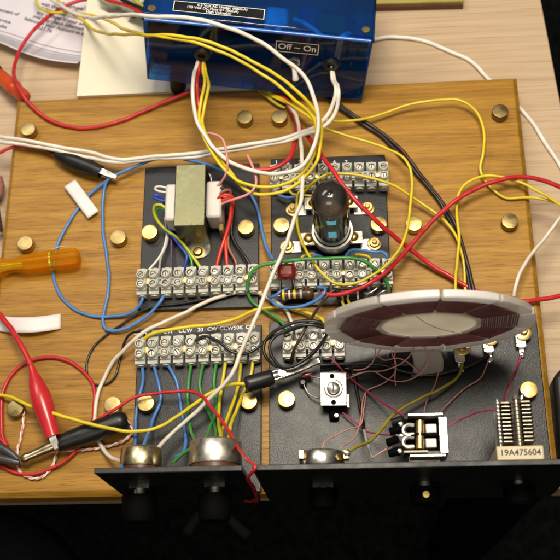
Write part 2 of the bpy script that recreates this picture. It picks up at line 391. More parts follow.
# ------------------------------------------------------------------ brass thumbscrews
def thumb(z, m):
    t = empty('brass_thumbscrew', (0, 0, 0), 'x', 'thumbscrew', 'brass thumbscrews holding the plates and studding the board')
    MB().lathe((0, 0, 0), (0, 0, 1), [(0, 0), (0, 4.3), (1.2, 4.3), (1.2, 3.6)], 24).build('collar', m, t, local=True)
    MB().lathe((0, 0, .8), (0, 0, 1), [(0, 4.2), (.3, 5.3), (5.2, 5.35), (5.6, 5.1), (5.7, 4.6), (5.7, 0)], 96, flute=.022, nf=32).build('head', m, t, local=True)
    return t
TH = {}
for key, m in (('g', M_['brass']), ('d', M_['brass_dull'])):
    TH[key] = [thumb(0, m), False]
def put_thumb(px, py, z, key, label):
    o = TH[key][0] if not TH[key][1] else copy_tree(TH[key][0]); TH[key][1] = True
    p = P(px, py, z+6); o.location = (p.x*S, p.y*S, (z+.02)*S); o.rotation_euler.z = random.random()*6; o['label'] = label
for px, py, k, lb in [(28, 129, 'd', 'dull brass thumbscrew in the top left corner of the oak board'),
                      (25, 243, 'd', 'dull brass thumbscrew just above the amber screwdriver handle'),
                      (118, 237, 'd', 'brass thumbscrew on bare oak beside the straight blue wire'),
                      (244.7, 117, 'd', 'left one of two brass thumbscrews in front of the blue box'),
                      (279.3, 116.5, 'd', 'brass thumbscrew under the box front, touching the red lead'),
                      (500.3, 111, 'd', 'brass thumbscrew in the top right corner of the oak board'),
                      (414, 223.5, 'g', 'brass thumbscrew between the brown cable and the tube plate'),
                      (510, 221, 'd', 'brass thumbscrew on bare oak near the right board edge'),
                      (15, 408.5, 'd', 'dull brass thumbscrew with a twisted pink wire tied to it'),
                      (112.5, 405, 'd', 'brass thumbscrew on oak above the thick black sleeve')]:
    put_thumb(px, py, 0, k, lb)
for px, py, lb in [(149.5, 232, 'brass thumbscrew on the transformer plate beside the white wires'), (245.7, 227, 'brass thumbscrew on the transformer plate beside the black wire'),
                   (281.5, 225, 'brass thumbscrew left of the glass vacuum tube'), (378.7, 224, 'brass thumbscrew under the red wire right of the tube'),
                   (145.7, 403, 'brass thumbscrew beside the blue wires above the brassy pot'), (248.5, 401, 'brass thumbscrew under the black sleeve on the pot chassis'),
                   (286.3, 399, 'bright brass thumbscrew on bare black plate left of the square trimmer'), (528.9, 389.5, 'brass thumbscrew behind the air variable capacitor')]:
    put_thumb(px, py, ZP, 'g', lb)

# ------------------------------------------------------------------ terminal blocks
PIT = 7.9
def screw_local(r, hz, slot_a):
    mb = MB(); mb.lathe((0, 0, 0), (0, 0, 1), [(0, r), (hz, r), (hz+.15, r*.9), (hz+.15, 0)], 16)
    return mb
def terminal(n, cx, cy, rz, label, skipm=()):
    t = empty('terminal_block', (cx, cy, ZP), label, 'terminal block', 'grey screw terminal blocks', rz)
    mb = MB()
    for i in range(n):
        x = (i-(n-1)/2)*PIT
        mb.box((x, 0, 4.0), (6.3, 17.5, 8.0)); mb.box((x, 0, 8.8), (6.0, 13.4, 1.9), taper=.94)
        for y in (-3.2, 3.2):
            mb.lathe((x, y, 9.4), (0, 0, 1), [(0, 3.0), (3.6, 2.75), (3.9, 2.5), (3.9, 1.95), (1.2, 1.9)], 18)
        for s_ in (-1, 1):   # funnel at the wire entries
            mb.lathe((x, s_*8.72, 4.6), (0, s_, 0), [(0, 2.5), (.9, 2.4), (.9, 1.7), (0.05, 1.5)], 14)
        if i < n-1:
            xm = x+PIT/2; mb.box((xm, 0, 3.2), (1.8, 6.5, 5.6))
            mb.lathe((xm, 0, 0.2), (0, 0, 1), [(0, 2.5), (7.2, 2.4), (7.4, 2.2), (7.4, 1.5), (3, 1.45)], 14)
    b = mb.build('housing', M_['terminal'], t, local=True, ang=40)
    sm = None
    for i in range(n):
        x = (i-(n-1)/2)*PIT
        for y in (-3.2, 3.2):
            if sm is None:
                q = MB(); q.lathe((0, 0, 0), (0, 0, 1), [(0, 1.9), (1.2, 1.85), (1.45, 1.5), (1.45, .0)], 14)
                nf_ = len(q.f); q.box((0, 0, 1.47), (3.0, .62, .12)); sm = q.build('screw', M_['screw'], t, local=True); o = sm; sm.data.materials.append(M_['iron'])
                for p_ in list(sm.data.polygons)[nf_:]: p_.material_index = 1
            else:
                o = sm.copy(); C.objects.link(o); o.parent = t
            o.location = (x*S, y*S, (10.4+random.random()*1.4)*S); o.rotation_euler = (random.uniform(-.12, .12), random.uniform(-.12, .12), random.random()*6)
    for k in skipm:
        x = (k-(n-1)/2+.5)*PIT
        MB().lathe((x, 0, 7.3), (0, 0, 1), [(0, 2.9), (.5, 2.9), (1.5, 2.3), (1.9, 1.2), (1.7, 0)], 18).build('mounting_screw', M_['gold'], t, local=True)
    return t
def strip(pa, pb, n, label, mount):
    a = P(*pa); b = P(*pb); rz = math.atan2(b.y-a.y, b.x-a.x); c = (a+b)/2
    return terminal(n, c.x, c.y, rz*.5, label, mount)
TZ = 15.5
T_UL = strip((141.5, 279.5, TZ), (251, 274, TZ), 10, 'ten-way grey terminal block in front of the transformer', (0, 3, 5, 8))
T_URT = strip((277, 172.5, TZ), (381, 171.5, TZ), 10, 'ten-way grey terminal block behind the vacuum tube', (0, 3, 8))
T_URB = strip((277.5, 270.5, TZ), (384, 269, TZ), 10, 'ten-way grey terminal block in front of the vacuum tube', (5, 8))
T_LL = strip((141, 349, TZ), (251.5, 343, TZ), 10, 'ten-way grey terminal block with white CCW and CW lettering behind it', (0, 3, 5, 7))
T_LR = strip((287.5, 341, TZ), (339, 340, TZ), 5, 'short five-way grey terminal block left of the spiderweb coil', (0, 3))

# lettering on the plates
def plate_text(px, py, s_, size, parent, m='letters'):
    p = P(px, py, ZP+.12); text('lettering', s_, size, M_[m], parent, (p.x, p.y, ZP+.12), (1, 0.0, 0), (0, 1, 0))
for px, s_ in ((140.5, 'CCW'), (155, '1M'), (168, 'CW'), (185.5, 'CCW'), (200.3, '20'), (212.3, 'CW'), (226.5, 'CCW'), (238.3, '50K'), (250.5, 'CW')):
    plate_text(px, 333.2-(px-140)*.055, s_, 3.6, PLL.children[0])
for i, s_ in enumerate('1234567'):
    plate_text(276.5+11.6*i, 162.2, s_, 3.8, PUR)

# ------------------------------------------------------------------ transformer
tx = empty('transformer', (132.6, 182, ZP), 'small power transformer with olive metal strap and white bobbin ends', 'transformer')
x0, x1, y0, y1, zt = 122.8, 142.3, 161.0, 204.3, 33.0
mb = MB(); t_ = 1.1
mb.box(((x0+x1)/2, (y0+y1)/2, zt-t_/2), (x1-x0, y1-y0, t_))
mb.box(((x0+x1)/2, y0+t_/2, (zt-t_+ZP)/2), (x1-x0, t_, zt-t_-ZP)); mb.box(((x0+x1)/2, y1-t_/2, (zt-t_+ZP)/2), (x1-x0, t_, zt-t_-ZP))
st = mb.build('strap', M_['zinc'], tx, bevel=.5)
def tab(yc, s_):
    poly = [(x0+2.5, yc), (x1-.5, yc)]+[((x0+x1)/2+1+8.4*math.cos(a), yc+s_*(5+5.5*math.sin(a))) for a in [math.pi*k/10 for k in range(11)]]
    if s_ > 0: pass
    return MB().prism(poly if s_ > 0 else list(reversed(poly)), ZP+.02, ZP+1.3)
tab(y0+.3, -1).build('mounting_tab', M_['steel'], tx, bevel=.2); tab(y1-.3, 1).build('mounting_tab', M_['steel'], tx, bevel=.2)
mb = MB()
for k in range(26):
    yy = y0+2.0+k*(y1-y0-4)/25
    mb.box(((x0+x1)/2, yy, (zt-t_+ZP)/2+1), (x1-x0-1.4 if k % 2 else x1-x0-1.0, (y1-y0-4)/25*.8, zt-t_-ZP-3))
mb.build('laminations', M_['iron'], tx)
for xa, xb, yy in ((115.2, x0+.6, 181.5), (x1-.6, 151.8, 182.5)):
    q = MB().box(((xa+xb)/2, yy, 17.6), (xb-xa, 26.0, 18)).build('bobbin_end', M_['bobbin'], tx, bevel=1.8)
    sx_ = 1 if xa > 130 else -1
    MB().box(((xa+xb)/2-sx_*1.4, yy, 6.2), (xb-xa-2.4, 23, 6.0)).build('winding_tape', M_['tape' if sx_ > 0 else 'bobbin'], q, bevel=1.5)
    for k in range(3): MB().cyl(((xb if sx_ > 0 else xa)-sx_*.3, yy-6+6*k, 24), ((xb if sx_ > 0 else xa)+sx_*.25, yy-6+6*k, 24), 1.3, n=12).build('lead_hole', M_['iron'], q)
MB().box((150.6, 166.6, 11), (3, 5.0, 14)).build('insulation_tape', M_['tape'], tx, bevel=.8)
sc = P(198, 252, 5)
mb = MB().lathe((sc.x, sc.y, ZP+1.3), (0, 0, 1), [(0, 4.4), (.7, 4.4), (.7, 3.3), (1.4, 3.2), (2.6, 2.2), (2.9, 0)], 20)
mb.build('screw', M_['gold'], tx)
ld = lambda *a, **k: lead(tx, *a, **k)
B = lambda zx, zy, z=20: (130+zx/4, 150+zy/4, z)
ld('white', .75, [B(150, 170, 24), B(115, 165, 25), B(100, 155, 24), B(108, 146, 25), B(140, 150, 25), B(152, 158, 23)])
ld('bluedk', 1.0, [B(150, 208, 22), B(120, 200, 24), B(97, 192, 23), B(100, 180, 24), B(125, 190, 22), B(140, 230, 17), B(150, 300, 12), B(175, 350, 12), B(205, 390, 12), B(228, 425, 11), B(222, 455, 10), B(215, 480, 9)])
ld('yellowgreen', 1.1, [B(150, 240, 21), B(125, 220, 23), B(100, 222, 22), B(96, 250, 18), B(115, 290, 14), B(150, 325, 12), B(190, 352, 12), B(220, 385, 12), B(250, 425, 11), B(282, 470, 9)])
ld('green', .9, [B(150, 246, 20), B(120, 230, 21), B(104, 250, 17), B(120, 296, 13), B(160, 335, 12), B(195, 362, 11), B(225, 400, 11), B(245, 440, 10), B(250, 475, 9)])
ld('white', .8, [B(140, 270, 12), B(147, 320, 8), B(142, 370, 7), B(120, 425, 8), B(75, 480, 9)])
ld('grey', .8, [B(146, 275, 12), B(152, 340, 8), B(146, 380, 7), B(124, 430, 8), B(117, 482, 9)])
ld('purple', .8, [B(150, 300, 11), B(164, 345, 7), B(166, 400, 7), B(163, 478, 9)])
ld('pink', .8, [B(348, 145, 26), B(362, 132, 28), B(382, 100, 33), B(390, 65, 36), (226, 150, 38), (222.5, 139, 38), (214, 134, 36), (205, 133, 33)])
ld('pink', .9, [B(355, 222, 23), B(385, 208, 26), B(430, 193, 30), B(475, 175, 32), B(502, 145, 33), B(503, 105, 33), B(490, 65, 32), B(470, 20, 30)])
ld('redbr', 1.2, [B(352, 212, 22), B(375, 200, 26), B(402, 192, 25), B(405, 225, 21), B(398, 290, 15), B(380, 350, 12), B(362, 405, 11), B(346, 468, 9)])
ld('redbr', 1.2, [B(350, 200, 22), B(380, 180, 26), B(409, 188, 24), B(410, 230, 19), B(398, 300, 13), B(384, 350, 11), B(384, 400, 11), B(389, 466, 9)])
ld('redbr', 1.0, [B(350, 205, 25), B(358, 185, 27), B(385, 190, 27), B(398, 205, 25)])
ld('tan', 1.0, [B(352, 190, 24), B(372, 165, 27), B(398, 160, 25), B(402, 180, 22), B(400, 260, 13), B(392, 340, 10), B(395, 390, 10), B(420, 440, 10), B(428, 465, 9)])
ld('black', 1.0, [B(348, 160, 24), B(372, 152, 26), B(400, 165, 22), B(416, 215, 15), B(410, 280, 10), B(405, 330, 9), B(425, 380, 9), B(455, 420, 10), B(482, 462, 9)])

# ------------------------------------------------------------------ vacuum tube, socket bracket, lugs
tb = P(337, 243, 8); TX, TY = tb.x-2.6, tb.y+4.0
vt = empty('vacuum_tube', (TX, TY, 11), 'glass vacuum tube with dark silvered dome standing in a ring socket', 'vacuum tube')
mb = MB().lathe((TX, TY, 13), (0, 0, 1), [(0, 0), (0, 9.5), (1.5, 10.9), (4, 11.3), (49, 11.3), (53, 10.9), (56.5, 9.4), (59, 6.8), (60.4, 3.6), (61, 2.0), (62.2, 1.4), (64, 1.0), (65, 0)], 48)
g = mb.build('glass_envelope', GLASS, vt, ang=80)
mb = MB().lathe((TX, TY, 13), (0, 0, 1), [(47.5, 10.85), (49, 10.9), (53, 10.5), (56.5, 9.0), (58.7, 6.4), (60.0, 3.2), (60.3, 0)], 48)
mb.build('getter', SMOKE, vt, ang=80)
mb = MB().box((TX, TY, 33), (14, 14, 34)); mb.cyl((TX-6, TY, 17), (TX-6, TY, 53), .7, n=10); mb.cyl((TX+6, TY, 17), (TX+6, TY, 53), .7, n=10)
an = mb.build('anode', M_['anode'], vt, bevel=1.6)
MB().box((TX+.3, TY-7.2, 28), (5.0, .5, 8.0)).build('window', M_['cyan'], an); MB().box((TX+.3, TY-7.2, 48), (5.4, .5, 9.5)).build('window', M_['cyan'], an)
for zc in (16.5, 53): MB().cyl((TX, TY, zc), (TX, TY, zc+.5), 9.6, n=30).build('mica_disc', M_['mica'], vt)
sk = empty('tube_socket', (TX, TY, ZP), 'silver ring tube socket on two metal straps around the glass tube', 'tube socket')
MB().lathe((TX, TY, 9), (0, 0, 1), [(0, 10.0), (0, 12.2), (4, 13.2), (9, 13.4), (10, 13.0), (10, 11.6), (3, 11.2), (3, 0)], 44).build('ring', M_['can'], sk, ang=45)
mb = MB().lathe((TX, TY, ZP), (0, 0, 1), [(0, 9), (6.0, 9), (6.0, 0)], 30); mb.build('base', M_['phen'], sk)
def sstrap(px0, px1, py, m='steel'):
    a = P(px0, py, 10); b = P(px1, py, 10); yy = (a.y+b.y)/2
    mb = MB().box(((a.x+b.x)/2, yy, 9.4), (b.x-a.x, 9.0, 1.2))
    q = mb.build('bracket', M_[m], sk, bevel=.4)
    for x in (a.x+6, b.x-6):
        MB().cyl((x, yy, ZP), (x, yy, 8.8), 2.8, n=16).build('standoff', M_['steel'], q)
        MB().lathe((x, yy, 10.0), (0, 0, 1), [(0, 4.0), (.5, 4.0), (.6, 3.2), (1.6, 2.8), (2.4, 1.6), (2.5, 0)], 20).build('screw', M_['brass'], q)
sstrap(304, 358, 202.5); sstrap(299.5, 363, 238)
lgrp = 'solder lugs with brass nuts around the tube'
def lug(px, py, dx, label, ang=0.0, grp=lgrp, z=ZP):
    c = P(px, py, z+3); t = empty('solder_lug', (c.x, c.y, z), label, 'solder lug', grp)
    mb = MB().box((c.x+dx*4.5, c.y-.3, z+.6), (9.5, 8.0, 1.0)); mb.build('plate', M_['tin'], t, bevel=.3)
    MB().lathe((c.x, c.y, z+.02), (0, 0, 1), [(0, 4.7), (1.4, 4.7), (1.6, 4.4), (1.6, 2)], 30).build('washer', M_['gold'], t)
    MB().lathe((c.x, c.y, z+1.6), (0, 0, 1), [(0, 3.3), (2.0, 3.3), (2.3, 3.0), (2.3, 0)], 20).build('nut', M_['gold'], t)
    MB().lathe((c.x, c.y, z+3.9), (0, 0, 1), [(0, 1.7), (1.6, 1.7), (1.9, 1.3), (1.9, 0)], 14).build('stud', M_['brass'], t)
lug(292.5, 208.5, .95, 'brass nut and lug at the rear left of the tube'); lug(367.5, 207, -.95, 'brass nut and lug at the rear right of the tube')
lug(287, 245.5, 1, 'brass nut and lug at the front left of the tube under the white wire'); lug(374.5, 242.5, -.95, 'brass nut and lug at the front right of the tube')

# ------------------------------------------------------------------ potentiometers and front panel hardware
def pot(cx, cz, R, y0, y1, m, label, knobR=9.5, kl=14, kz=None, ks=-9.0, wf=3.2):
    kz = kz or cz
    t = empty('potentiometer', (cx, 1, cz), label, 'potentiometer')
    MB().lathe((cx, y0, cz), (0, 1, 0), [(0, 0), (0, R-.2), (wf, R-.2)], 48).build('wafer', M_['phen'], t)
    MB().lathe((cx, y0-.9, cz), (0, 1, 0), [(0, 0), (0, R+.2), (.9, R+.2), (.9, R-.4)], 48).build('mounting_plate', m, t)
    MB().lathe((cx, y0+wf, cz), (0, 1, 0), [(0, R+.3), (.8, R+.5), (y1-y0-wf-1.2, R+.3), (y1-y0-wf-.3, R-.4), (y1-y0-wf, R-1.2), (y1-y0-wf, 0)], 56).build('can', m, t, ang=40)
    MB().cyl((cx, .3, cz), (cx, y0, cz), 5.0, n=20).build('bush', M_['brass'], t)
    MB().lathe((cx, -2.9, kz), (0, -1, 0), [(0, 6.5), (2.4, 6.5), (2.4, 3.2)], 6).build('nut', M_['steel'], t)
    MB().cyl((cx, -2.8, kz), (cx, ks-1.0, kz), 3.1, n=20).build('shaft', M_['tin'], t)
    MB().lathe((cx, ks, kz), (0, -1, 0), [(0, 0), (0, knobR), (1.5, knobR+.3), (kl-2, knobR*.92), (kl, knobR*.8), (kl, 0)], 48, flute=.025, nf=24).build('knob', M_['knob'], t)
    return t
pot(113.2, 50, 11.4, 3.2, 17.4, M_['can_brass'], 'brassy round potentiometer behind the left end of the narrow front panel')
pot(154.8, 50, 14.2, 3.6, 20.4, M_['can'], 'large brushed silver potentiometer with green and yellow wires going in')
pl = pot(213.6, 55, 11.8, 2.6, 12.2, M_['steel'], 'flat silver potentiometer joined to the olive wire on the wide chassis', knobR=8, kl=10, kz=42, ks=-6, wf=1.2)
for px in (301.5, 346):
    p = P(px, 455, 62); MB().box((p.x, p.y, 61), (3.2, 5, 6)).build('solder_tag', M_['gold'], pl, bevel=.4)
MB().lathe(tuple(P(347, 453, 64)), (0, 0, 1), [(-1.6, 0), (-1, 1.6), (0, 2.0), (1, 1.5), (1.6, 0)], 14).build('solder_blob', M_['solder'], pl)

# open-frame switch --------------------------------------------------
sw = empty('open_frame_switch', (269, 22, 34), 'open silver frame switch with brass roller and two white blocks', 'switch')
zt = 44
def bx(px0, py0, px1, py1, z0, z1, name, m, bevel=.3, parent=sw):
    a = P(px0, py1, z1); b = P(px1, py0, z1)
    return MB().box(((a.x+b.x)/2, (a.y+b.y)/2, (z0+z1)/2), (b.x-a.x, b.y-a.y, z1-z0)).build(name, M_[m], parent, bevel=bevel)
bx(408, 412.5, 443, 416, 30, zt, 'rail', 'tin'); bx(410, 453.5, 446, 457, 30, zt, 'rail', 'tin')
bx(440.5, 416.5, 446.5, 453, 22, zt-.6, 'end_plate', 'steel')
bx(405, 418, 440, 452, 30, 32.5, 'back_plate', 'knob')
bx(426, 423.5, 436.5, 433, 33, 41, 'white_block', 'white_plastic', .6); bx(426, 438, 436.5, 447.5, 33, 41, 'white_block', 'white_plastic', .6)
bx(404, 450, 428, 452.8, 33, 43, 'contact_arm', 'ceramic')
bx(411, 433.6, 439, 436, 33, 42.5, 'divider', 'knob', .1)
a = P(420, 449, 41); b = P(420, 421, 41)
MB().lathe(a, b-a, [(0, 0), (0, 2.5), ((b-a).length*.45, 2.5), ((b-a).length*.47, 1.6), ((b-a).length*.53, 1.6), ((b-a).length*.55, 2.5), ((b-a).length, 2.5), ((b-a).length, 0)], 24).build('roller', M_['gold'], sw)
for py in (430, 442):
    pp = path([(414, py-4.5, 41), (408, py-5, 41), (404, py-2, 41), (403.4, py+1.5, 41), (406, py+4.5, 41), (414, py+4.5, 41)])
    mb = MB().tube(spline(pp, 1), 1.3, 8); mb.build('contact_spring', M_['tin'], sw)
for (px, py) in ((398, 421), (396, 430), (393, 441), (395, 452), (399, 446)):
    p = P(px, py, 38); MB().lathe(p, (1, .2, .3), [(-4, 0), (-3.6, 2.2), (2.5, 2.6), (3.6, 1.4), (3.8, 0)], 14).build('solder_tag', M_['knob' if px < 397 else 'iron'], sw)
for (px, py) in ((402, 436), (400, 451), (401, 424)):
    p = P(px, py, 41); MB().lathe(p, (0, 0, 1), [(-1, 0), (-.6, 1.2), (.4, 1.4), (1.0, 0)], 12).build('solder_blob', M_['solder'], sw)
MB().cyl((269, -2.9, 42), (269, -8, 42), 4.0, n=20).build('bush', M_['steel'], sw)
MB().lathe((269, -6, 42), (0, -1, 0), [(0, 0), (0, 8.5), (8, 8.0), (9, 7), (9, 0)], 40, flute=.04, nf=20).build('knob', M_['knob'], sw)
MB().lathe((269, -10.5, 50.2), (0, -.3, 1), [(0, 2.0), (1.2, 1.8), (1.3, 0)], 16).build('grub_screw', M_['gold'], sw)
MB().box((270, 8, 34), (18, 15, 10)).build('body', M_['iron'], sw, bevel=.5)

# square trimmer ------------------------------------------------------
tc = P(333.5, 389, 16); tr = empty('trimmer_capacitor', (tc.x, tc.y, ZP), 'square shiny trimmer capacitor with a big slotted screw', 'trimmer capacitor')
T = Matrix.Translation(tc) @ Matrix.Rotation(math.radians(6), 4, 'X') @ Matrix.Rotation(math.radians(-1), 4, 'Z')
mb = MB().box((0, 0, -.6), (16.2, 20.5, 1.2)).xf(T); mb.build('top_plate', M_['tin'], tr, bevel=.8)
MB().box((0, -.4, -6.6), (14.5, 18, 10.6)).xf(T).build('body', M_['knob'], tr, bevel=.6)
MB().box((0, -13.4, -9), (6, 8, 5)).xf(T).build('terminal', M_['knob'], tr, bevel=1.2)
MB().lathe((1.4, -15, -6.4), (0, 0, 1), [(0, 1.5), (.5, 1.2), (.6, 0)], 12).xf(T).build('rivet', M_['steel'], tr)
MB().box((8.7, -7, -3.4), (1.0, 7.5, 5)).xf(T).build('side_tab', M_['tin'], tr)
mb = MB().lathe((0, .2, 0.0), (0, 0, 1), [(0, 5.6), (.7, 5.6), (.9, 5.2), (.9, 4.4), (.2, 4.2)], 32).xf(T); mb.build('ring', M_['steel'], tr)
mb = MB().lathe((0, .2, 0.0), (0, 0, 1), [(0, 4.0), (1.5, 3.8), (2.0, 3.0), (2.0, 0)], 28).xf(T); scw = mb.build('adjusting_screw', M_['steel'], tr)
MB().box((0, .2, 2.05), (1.1, 5.6, .2)).xf(T).build('slot', M_['iron'], scw)
for (x, y) in ((-.8, 7.8), (0, -8.0)): MB().cyl((x, y, .02), (x, y, .12), 1.5, n=16).xf(T).build('hole', M_['knob'], tr)
for x in (-6, 6): MB().box((x, -8.2, .06), (3.4, .7, .12)).xf(T).build('stamping', M_['iron'], tr)
# thin leads of trimmer
lead(tr, 'tin', .55, [(322, 378.5, 14), (312, 376.3, 12), (306, 374.5, 10), (300, 373.5, 9)])
lead(tr, 'tin', .5, [(303.5, 383, 8), (305.6, 389, 7), (311, 395.6, 8), (319.5, 398.3, 10)])

# air variable capacitor ----------------------------------------------
av = empty('air_variable_capacitor', (321, 22, ZP), 'air variable capacitor with stacked plates and cream ceramic front', 'variable capacitor')
cf = MB().box((318.9, 8.0, 47), (24.6, 8.0, 31.5)); cf = cf.build('ceramic_frame', M_['ceramic'], av, bevel=.8)
text('lettering', '19A475604', 4.6, M_['ink'], cf, (318.9, 8.2, 62.87), (1, 0.0, 0), (0, 1, 0))
mb = MB()
for k in range(11):
    y = 14.4+k*2.12
    n = 14; poly = [(x, z) for x, z in [(311.0, 42), (316.9, 42), (316.9, 60.6), (315.3, 62.2), (311.0, 62.2)]]
    o = len(mb.v); vs = [(x, y-.3, z) for x, z in poly]+[(x, y+.3, z) for x, z in poly]; m = len(poly)
    mb.add(vs, [tuple(range(m)), tuple(range(2*m-1, m-1, -1))]+[(i, i+m, (i+1) % m+m, (i+1) % m) for i in range(m)])
mb.build('stator_plates', M_['plates'], av)
mb = MB()
for k in range(11):
    y = 14.9+k*2.12
    poly = [(321.8, 47), (327.2, 50), (327.7, 60.2), (326.4, 62), (321.8, 62)]
    m = len(poly); vs = [(x, y-.3, z) for x, z in poly]+[(x, y+.3, z) for x, z in poly]
    mb.add(vs, [tuple(range(m)), tuple(range(2*m-1, m-1, -1))]+[(i, i+m, (i+1) % m+m, (i+1) % m) for i in range(m)])
mb.build('rotor_plates', M_['plates'], av)
pr = [(0, 0), (0, 2.2)]
for k in range(12): pr += [(k*2.12+.3, 2.2), (k*2.12+.7, 1.7), (k*2.12+1.6, 1.7), (k*2.12+2.1, 2.2)]
pr += [(27.5, 1.5), (27.5, 0)]
MB().lathe((319.3, 12, 61.0), (0, 1, 0), pr, 20).build('shaft', M_['plates'], av)
mb = MB()
for k in range(11): mb.lathe((309.4, 14.4+k*2.12, 61.5), (0, 0, 1), [(-1.3, 0), (-1, .9), (.6, 1.0), (1.3, 0)], 10)
mb.cyl((309.4, 12, 60.6), (309.4, 37.6, 60.6), .8, n=10); mb.build('support_rod', M_['can'], av)
MB().box((319.5, 22, 38), (20, 28, 1.6)).build('base_plate', M_['iron'], av)
MB().box((319.5, 22, 20), (10, 18, 33.8)).build('stand', M_['iron'], av)
MB().lathe((322.4, 38, 62), (.3, 1, .2), [(-1.4, 0), (-.8, 1.3), (.6, 1.2), (2.6, .5), (2.8, 0)], 12).build('solder_blob', M_['solder'], av)
MB().cyl((319.6, -2.9, 42), (319.6, -9, 42), 3.1, n=20).build('shaft', M_['tin'], av)
MB().lathe((319.6, -6, 42), (0, -1, 0), [(0, 0), (0, 9), (9, 8.4), (10.5, 7), (10.5, 0)], 48, flute=.025, nf=24).build('knob', M_['knob'], av)

# three brass lugs on the wide chassis ---------------------------------
g3 = 'upright solder lugs on the wide chassis'
for i, (px, py, lb) in enumerate([(462.5, 347, 'solder lug half hidden by the coil with the olive wire soldered on'), (491, 337, 'middle upright solder lug holding the black wire'), (523.5, 332, 'right-hand upright solder lug with clear brass nut and red wire')]):
    c = P(px, py, ZP+6); t = empty('chassis_solder_lug', (c.x, c.y, ZP), lb, 'solder lug', g3)
    MB().lathe((c.x, c.y, ZP+.02), (0, 0, 1), [(0, 4.5), (5, 4.5), (5, 0)], 20).build('standoff', M_['steel'], t)
    MB().lathe((c.x, c.y, ZP+5), (0, 0, 1), [(0, 5.2), (1.0, 5.2), (1.2, 4.8), (1.2, 2)], 28).build('washer', M_['gold'], t)
    MB().lathe((c.x, c.y, ZP+6.2), (0, 0, 1), [(0, 2.4), (1.5, 2.3), (2.2, 1.5), (2.3, 0)], 18).build('screw_head', M_['brass'], t)
    mb = MB().box((c.x-1.8, c.y-5.4, ZP+4.2), (6.0, 7.0, .9)); mb.box((c.x-1.6, c.y-9, ZP+2.8), (3.8, .9, 4)); mb.box((c.x-1.4, c.y-10.8, ZP+1.2), (3.2, 4.4, .8)); mb.box((c.x-4.6, c.y-3.0, ZP+4.6), (.9, 8, 2.6))
    mb.build('tag', M_['tin'], t, bevel=.25)
    MB().lathe((c.x-1.2, c.y-13.0, ZP+1.6), (0, 0, 1), [(-1.4, 0), (-1, 1.5), (.4, 1.7), (1.4, 0)], 14).build('solder_blob', M_['solder'], t)

# ------------------------------------------------------------------ spiderweb coil
cc = Vector((274.6, 80.5, 67.0)); RO, RI, RS = 57.8, 27.5, 27.0
lean = math.radians(4.2)
ev = Vector((0, -math.sin(lean), math.cos(lean))); en = Vector((0, -math.cos(lean), -math.sin(lean))); eu = Vector((1, 0, 0)); eu = ev.cross(en).normalized()*1.0
if eu.x < 0: eu = -eu
co = empty('spiderweb_coil', (cc.x, cc.y+2, ZP), 'upright white spiderweb coil form wound with dark maroon wire', 'coil')
def cw(a, r, t): return cc+eu*(r*math.cos(a))+ev*(r*math.sin(a))+en*t
NS = 11; TH_ = 4.4; sa = 2*math.pi/NS; a_off = math.radians(87)
RM = 50.2
for k in range(NS):
    mb = MB(); gap = .013
    aa = [a_off+sa*k+gap+(sa-2*gap)*j/8 for j in range(9)]
    out = [(a, RO) for a in aa]
    for (r0_, r1_, hh) in ((RM, RO, TH_/2), (RS-1, RM+.4, 1.1)):
        o = len(mb.v); m = len(aa)
        ring_ = [[cw(a, r_, t_) for a in aa] for (r_, t_) in ((r1_, hh), (r0_, hh), (r0_, -hh), (r1_, -hh))]
        vs = [v for rg in ring_ for v in rg]; fs = []
        for q in range(4):
            p_ = (q+1) % 4
            fs += [(q*m+j+1, q*m+j, p_*m+j, p_*m+j+1) for j in range(m-1)]
        fs += [(0, 3*m, 2*m, m), (m-1, 2*m-1, 3*m-1, 4*m-1)]
        mb.add(vs, fs)
    mb.build('form_sector', FORM2 if k in (1, 2, 9) else FORM, co, bevel=.8)
MB().lathe(cc, en, [(.9, RS+2), (.9, 0)], 44).build('hub', HUBM, co)
mb = MB(); pts = []; turns = 33; side = 1
for t in range(turns):
    for k in range(NS):
        r = RS+2.8+(t+k/NS)*(20.4/turns)+random.uniform(-.13, .13); a0_ = a_off+sa*k
        for fr in (0.0, .09, .5, .91):
            tt = side*(1.6 if fr else 0)
            # chord between two slots, so the winding outline is polygonal
            p0, p1 = (math.cos(0), math.sin(0)), (math.cos(sa), math.sin(sa))
            x = p0[0]+(p1[0]-p0[0])*fr; y = p0[1]+(p1[1]-p0[1])*fr
            pts.append(cw(a0_+math.atan2(y, x), r*math.hypot(x, y), tt))
        side = -side
mb.tube(pts, .43, 5); mb.build('winding', M_['winding'], co, ang=80)
MB().tube(spline([cw(1.9, 25, 2.3), cw(1.8, 10, 2.4), cw(-.6, 8, 2.4), cw(-.7, 20, 2.4)]), .25, 5).build('hub_thread', M_['w_offwhite'], co)
# foot that carries the coil
q0 = P(383, 366, 8); q1 = P(437, 366, 8)
ft = MB().box(((q0.x+q1.x)/2, 78, ZP+3.02), (q1.x-q0.x-8, 9, 6.0)); ft.build('support_block', M_['rubber'], co, bevel=1.2)
p = P(425, 352, 12)
mb = MB().grid(lambda u, v: Vector((p.x-9+18*u+2*math.sin(v*3), 81-13*v, 15.0-10.5*v+.5*math.sin(u*5)+.3*math.sin(v*7))), 12, 8)
mb.build('mounting_tab', M_['form2'], co, solid=1.0).data.materials[0] = FORM2

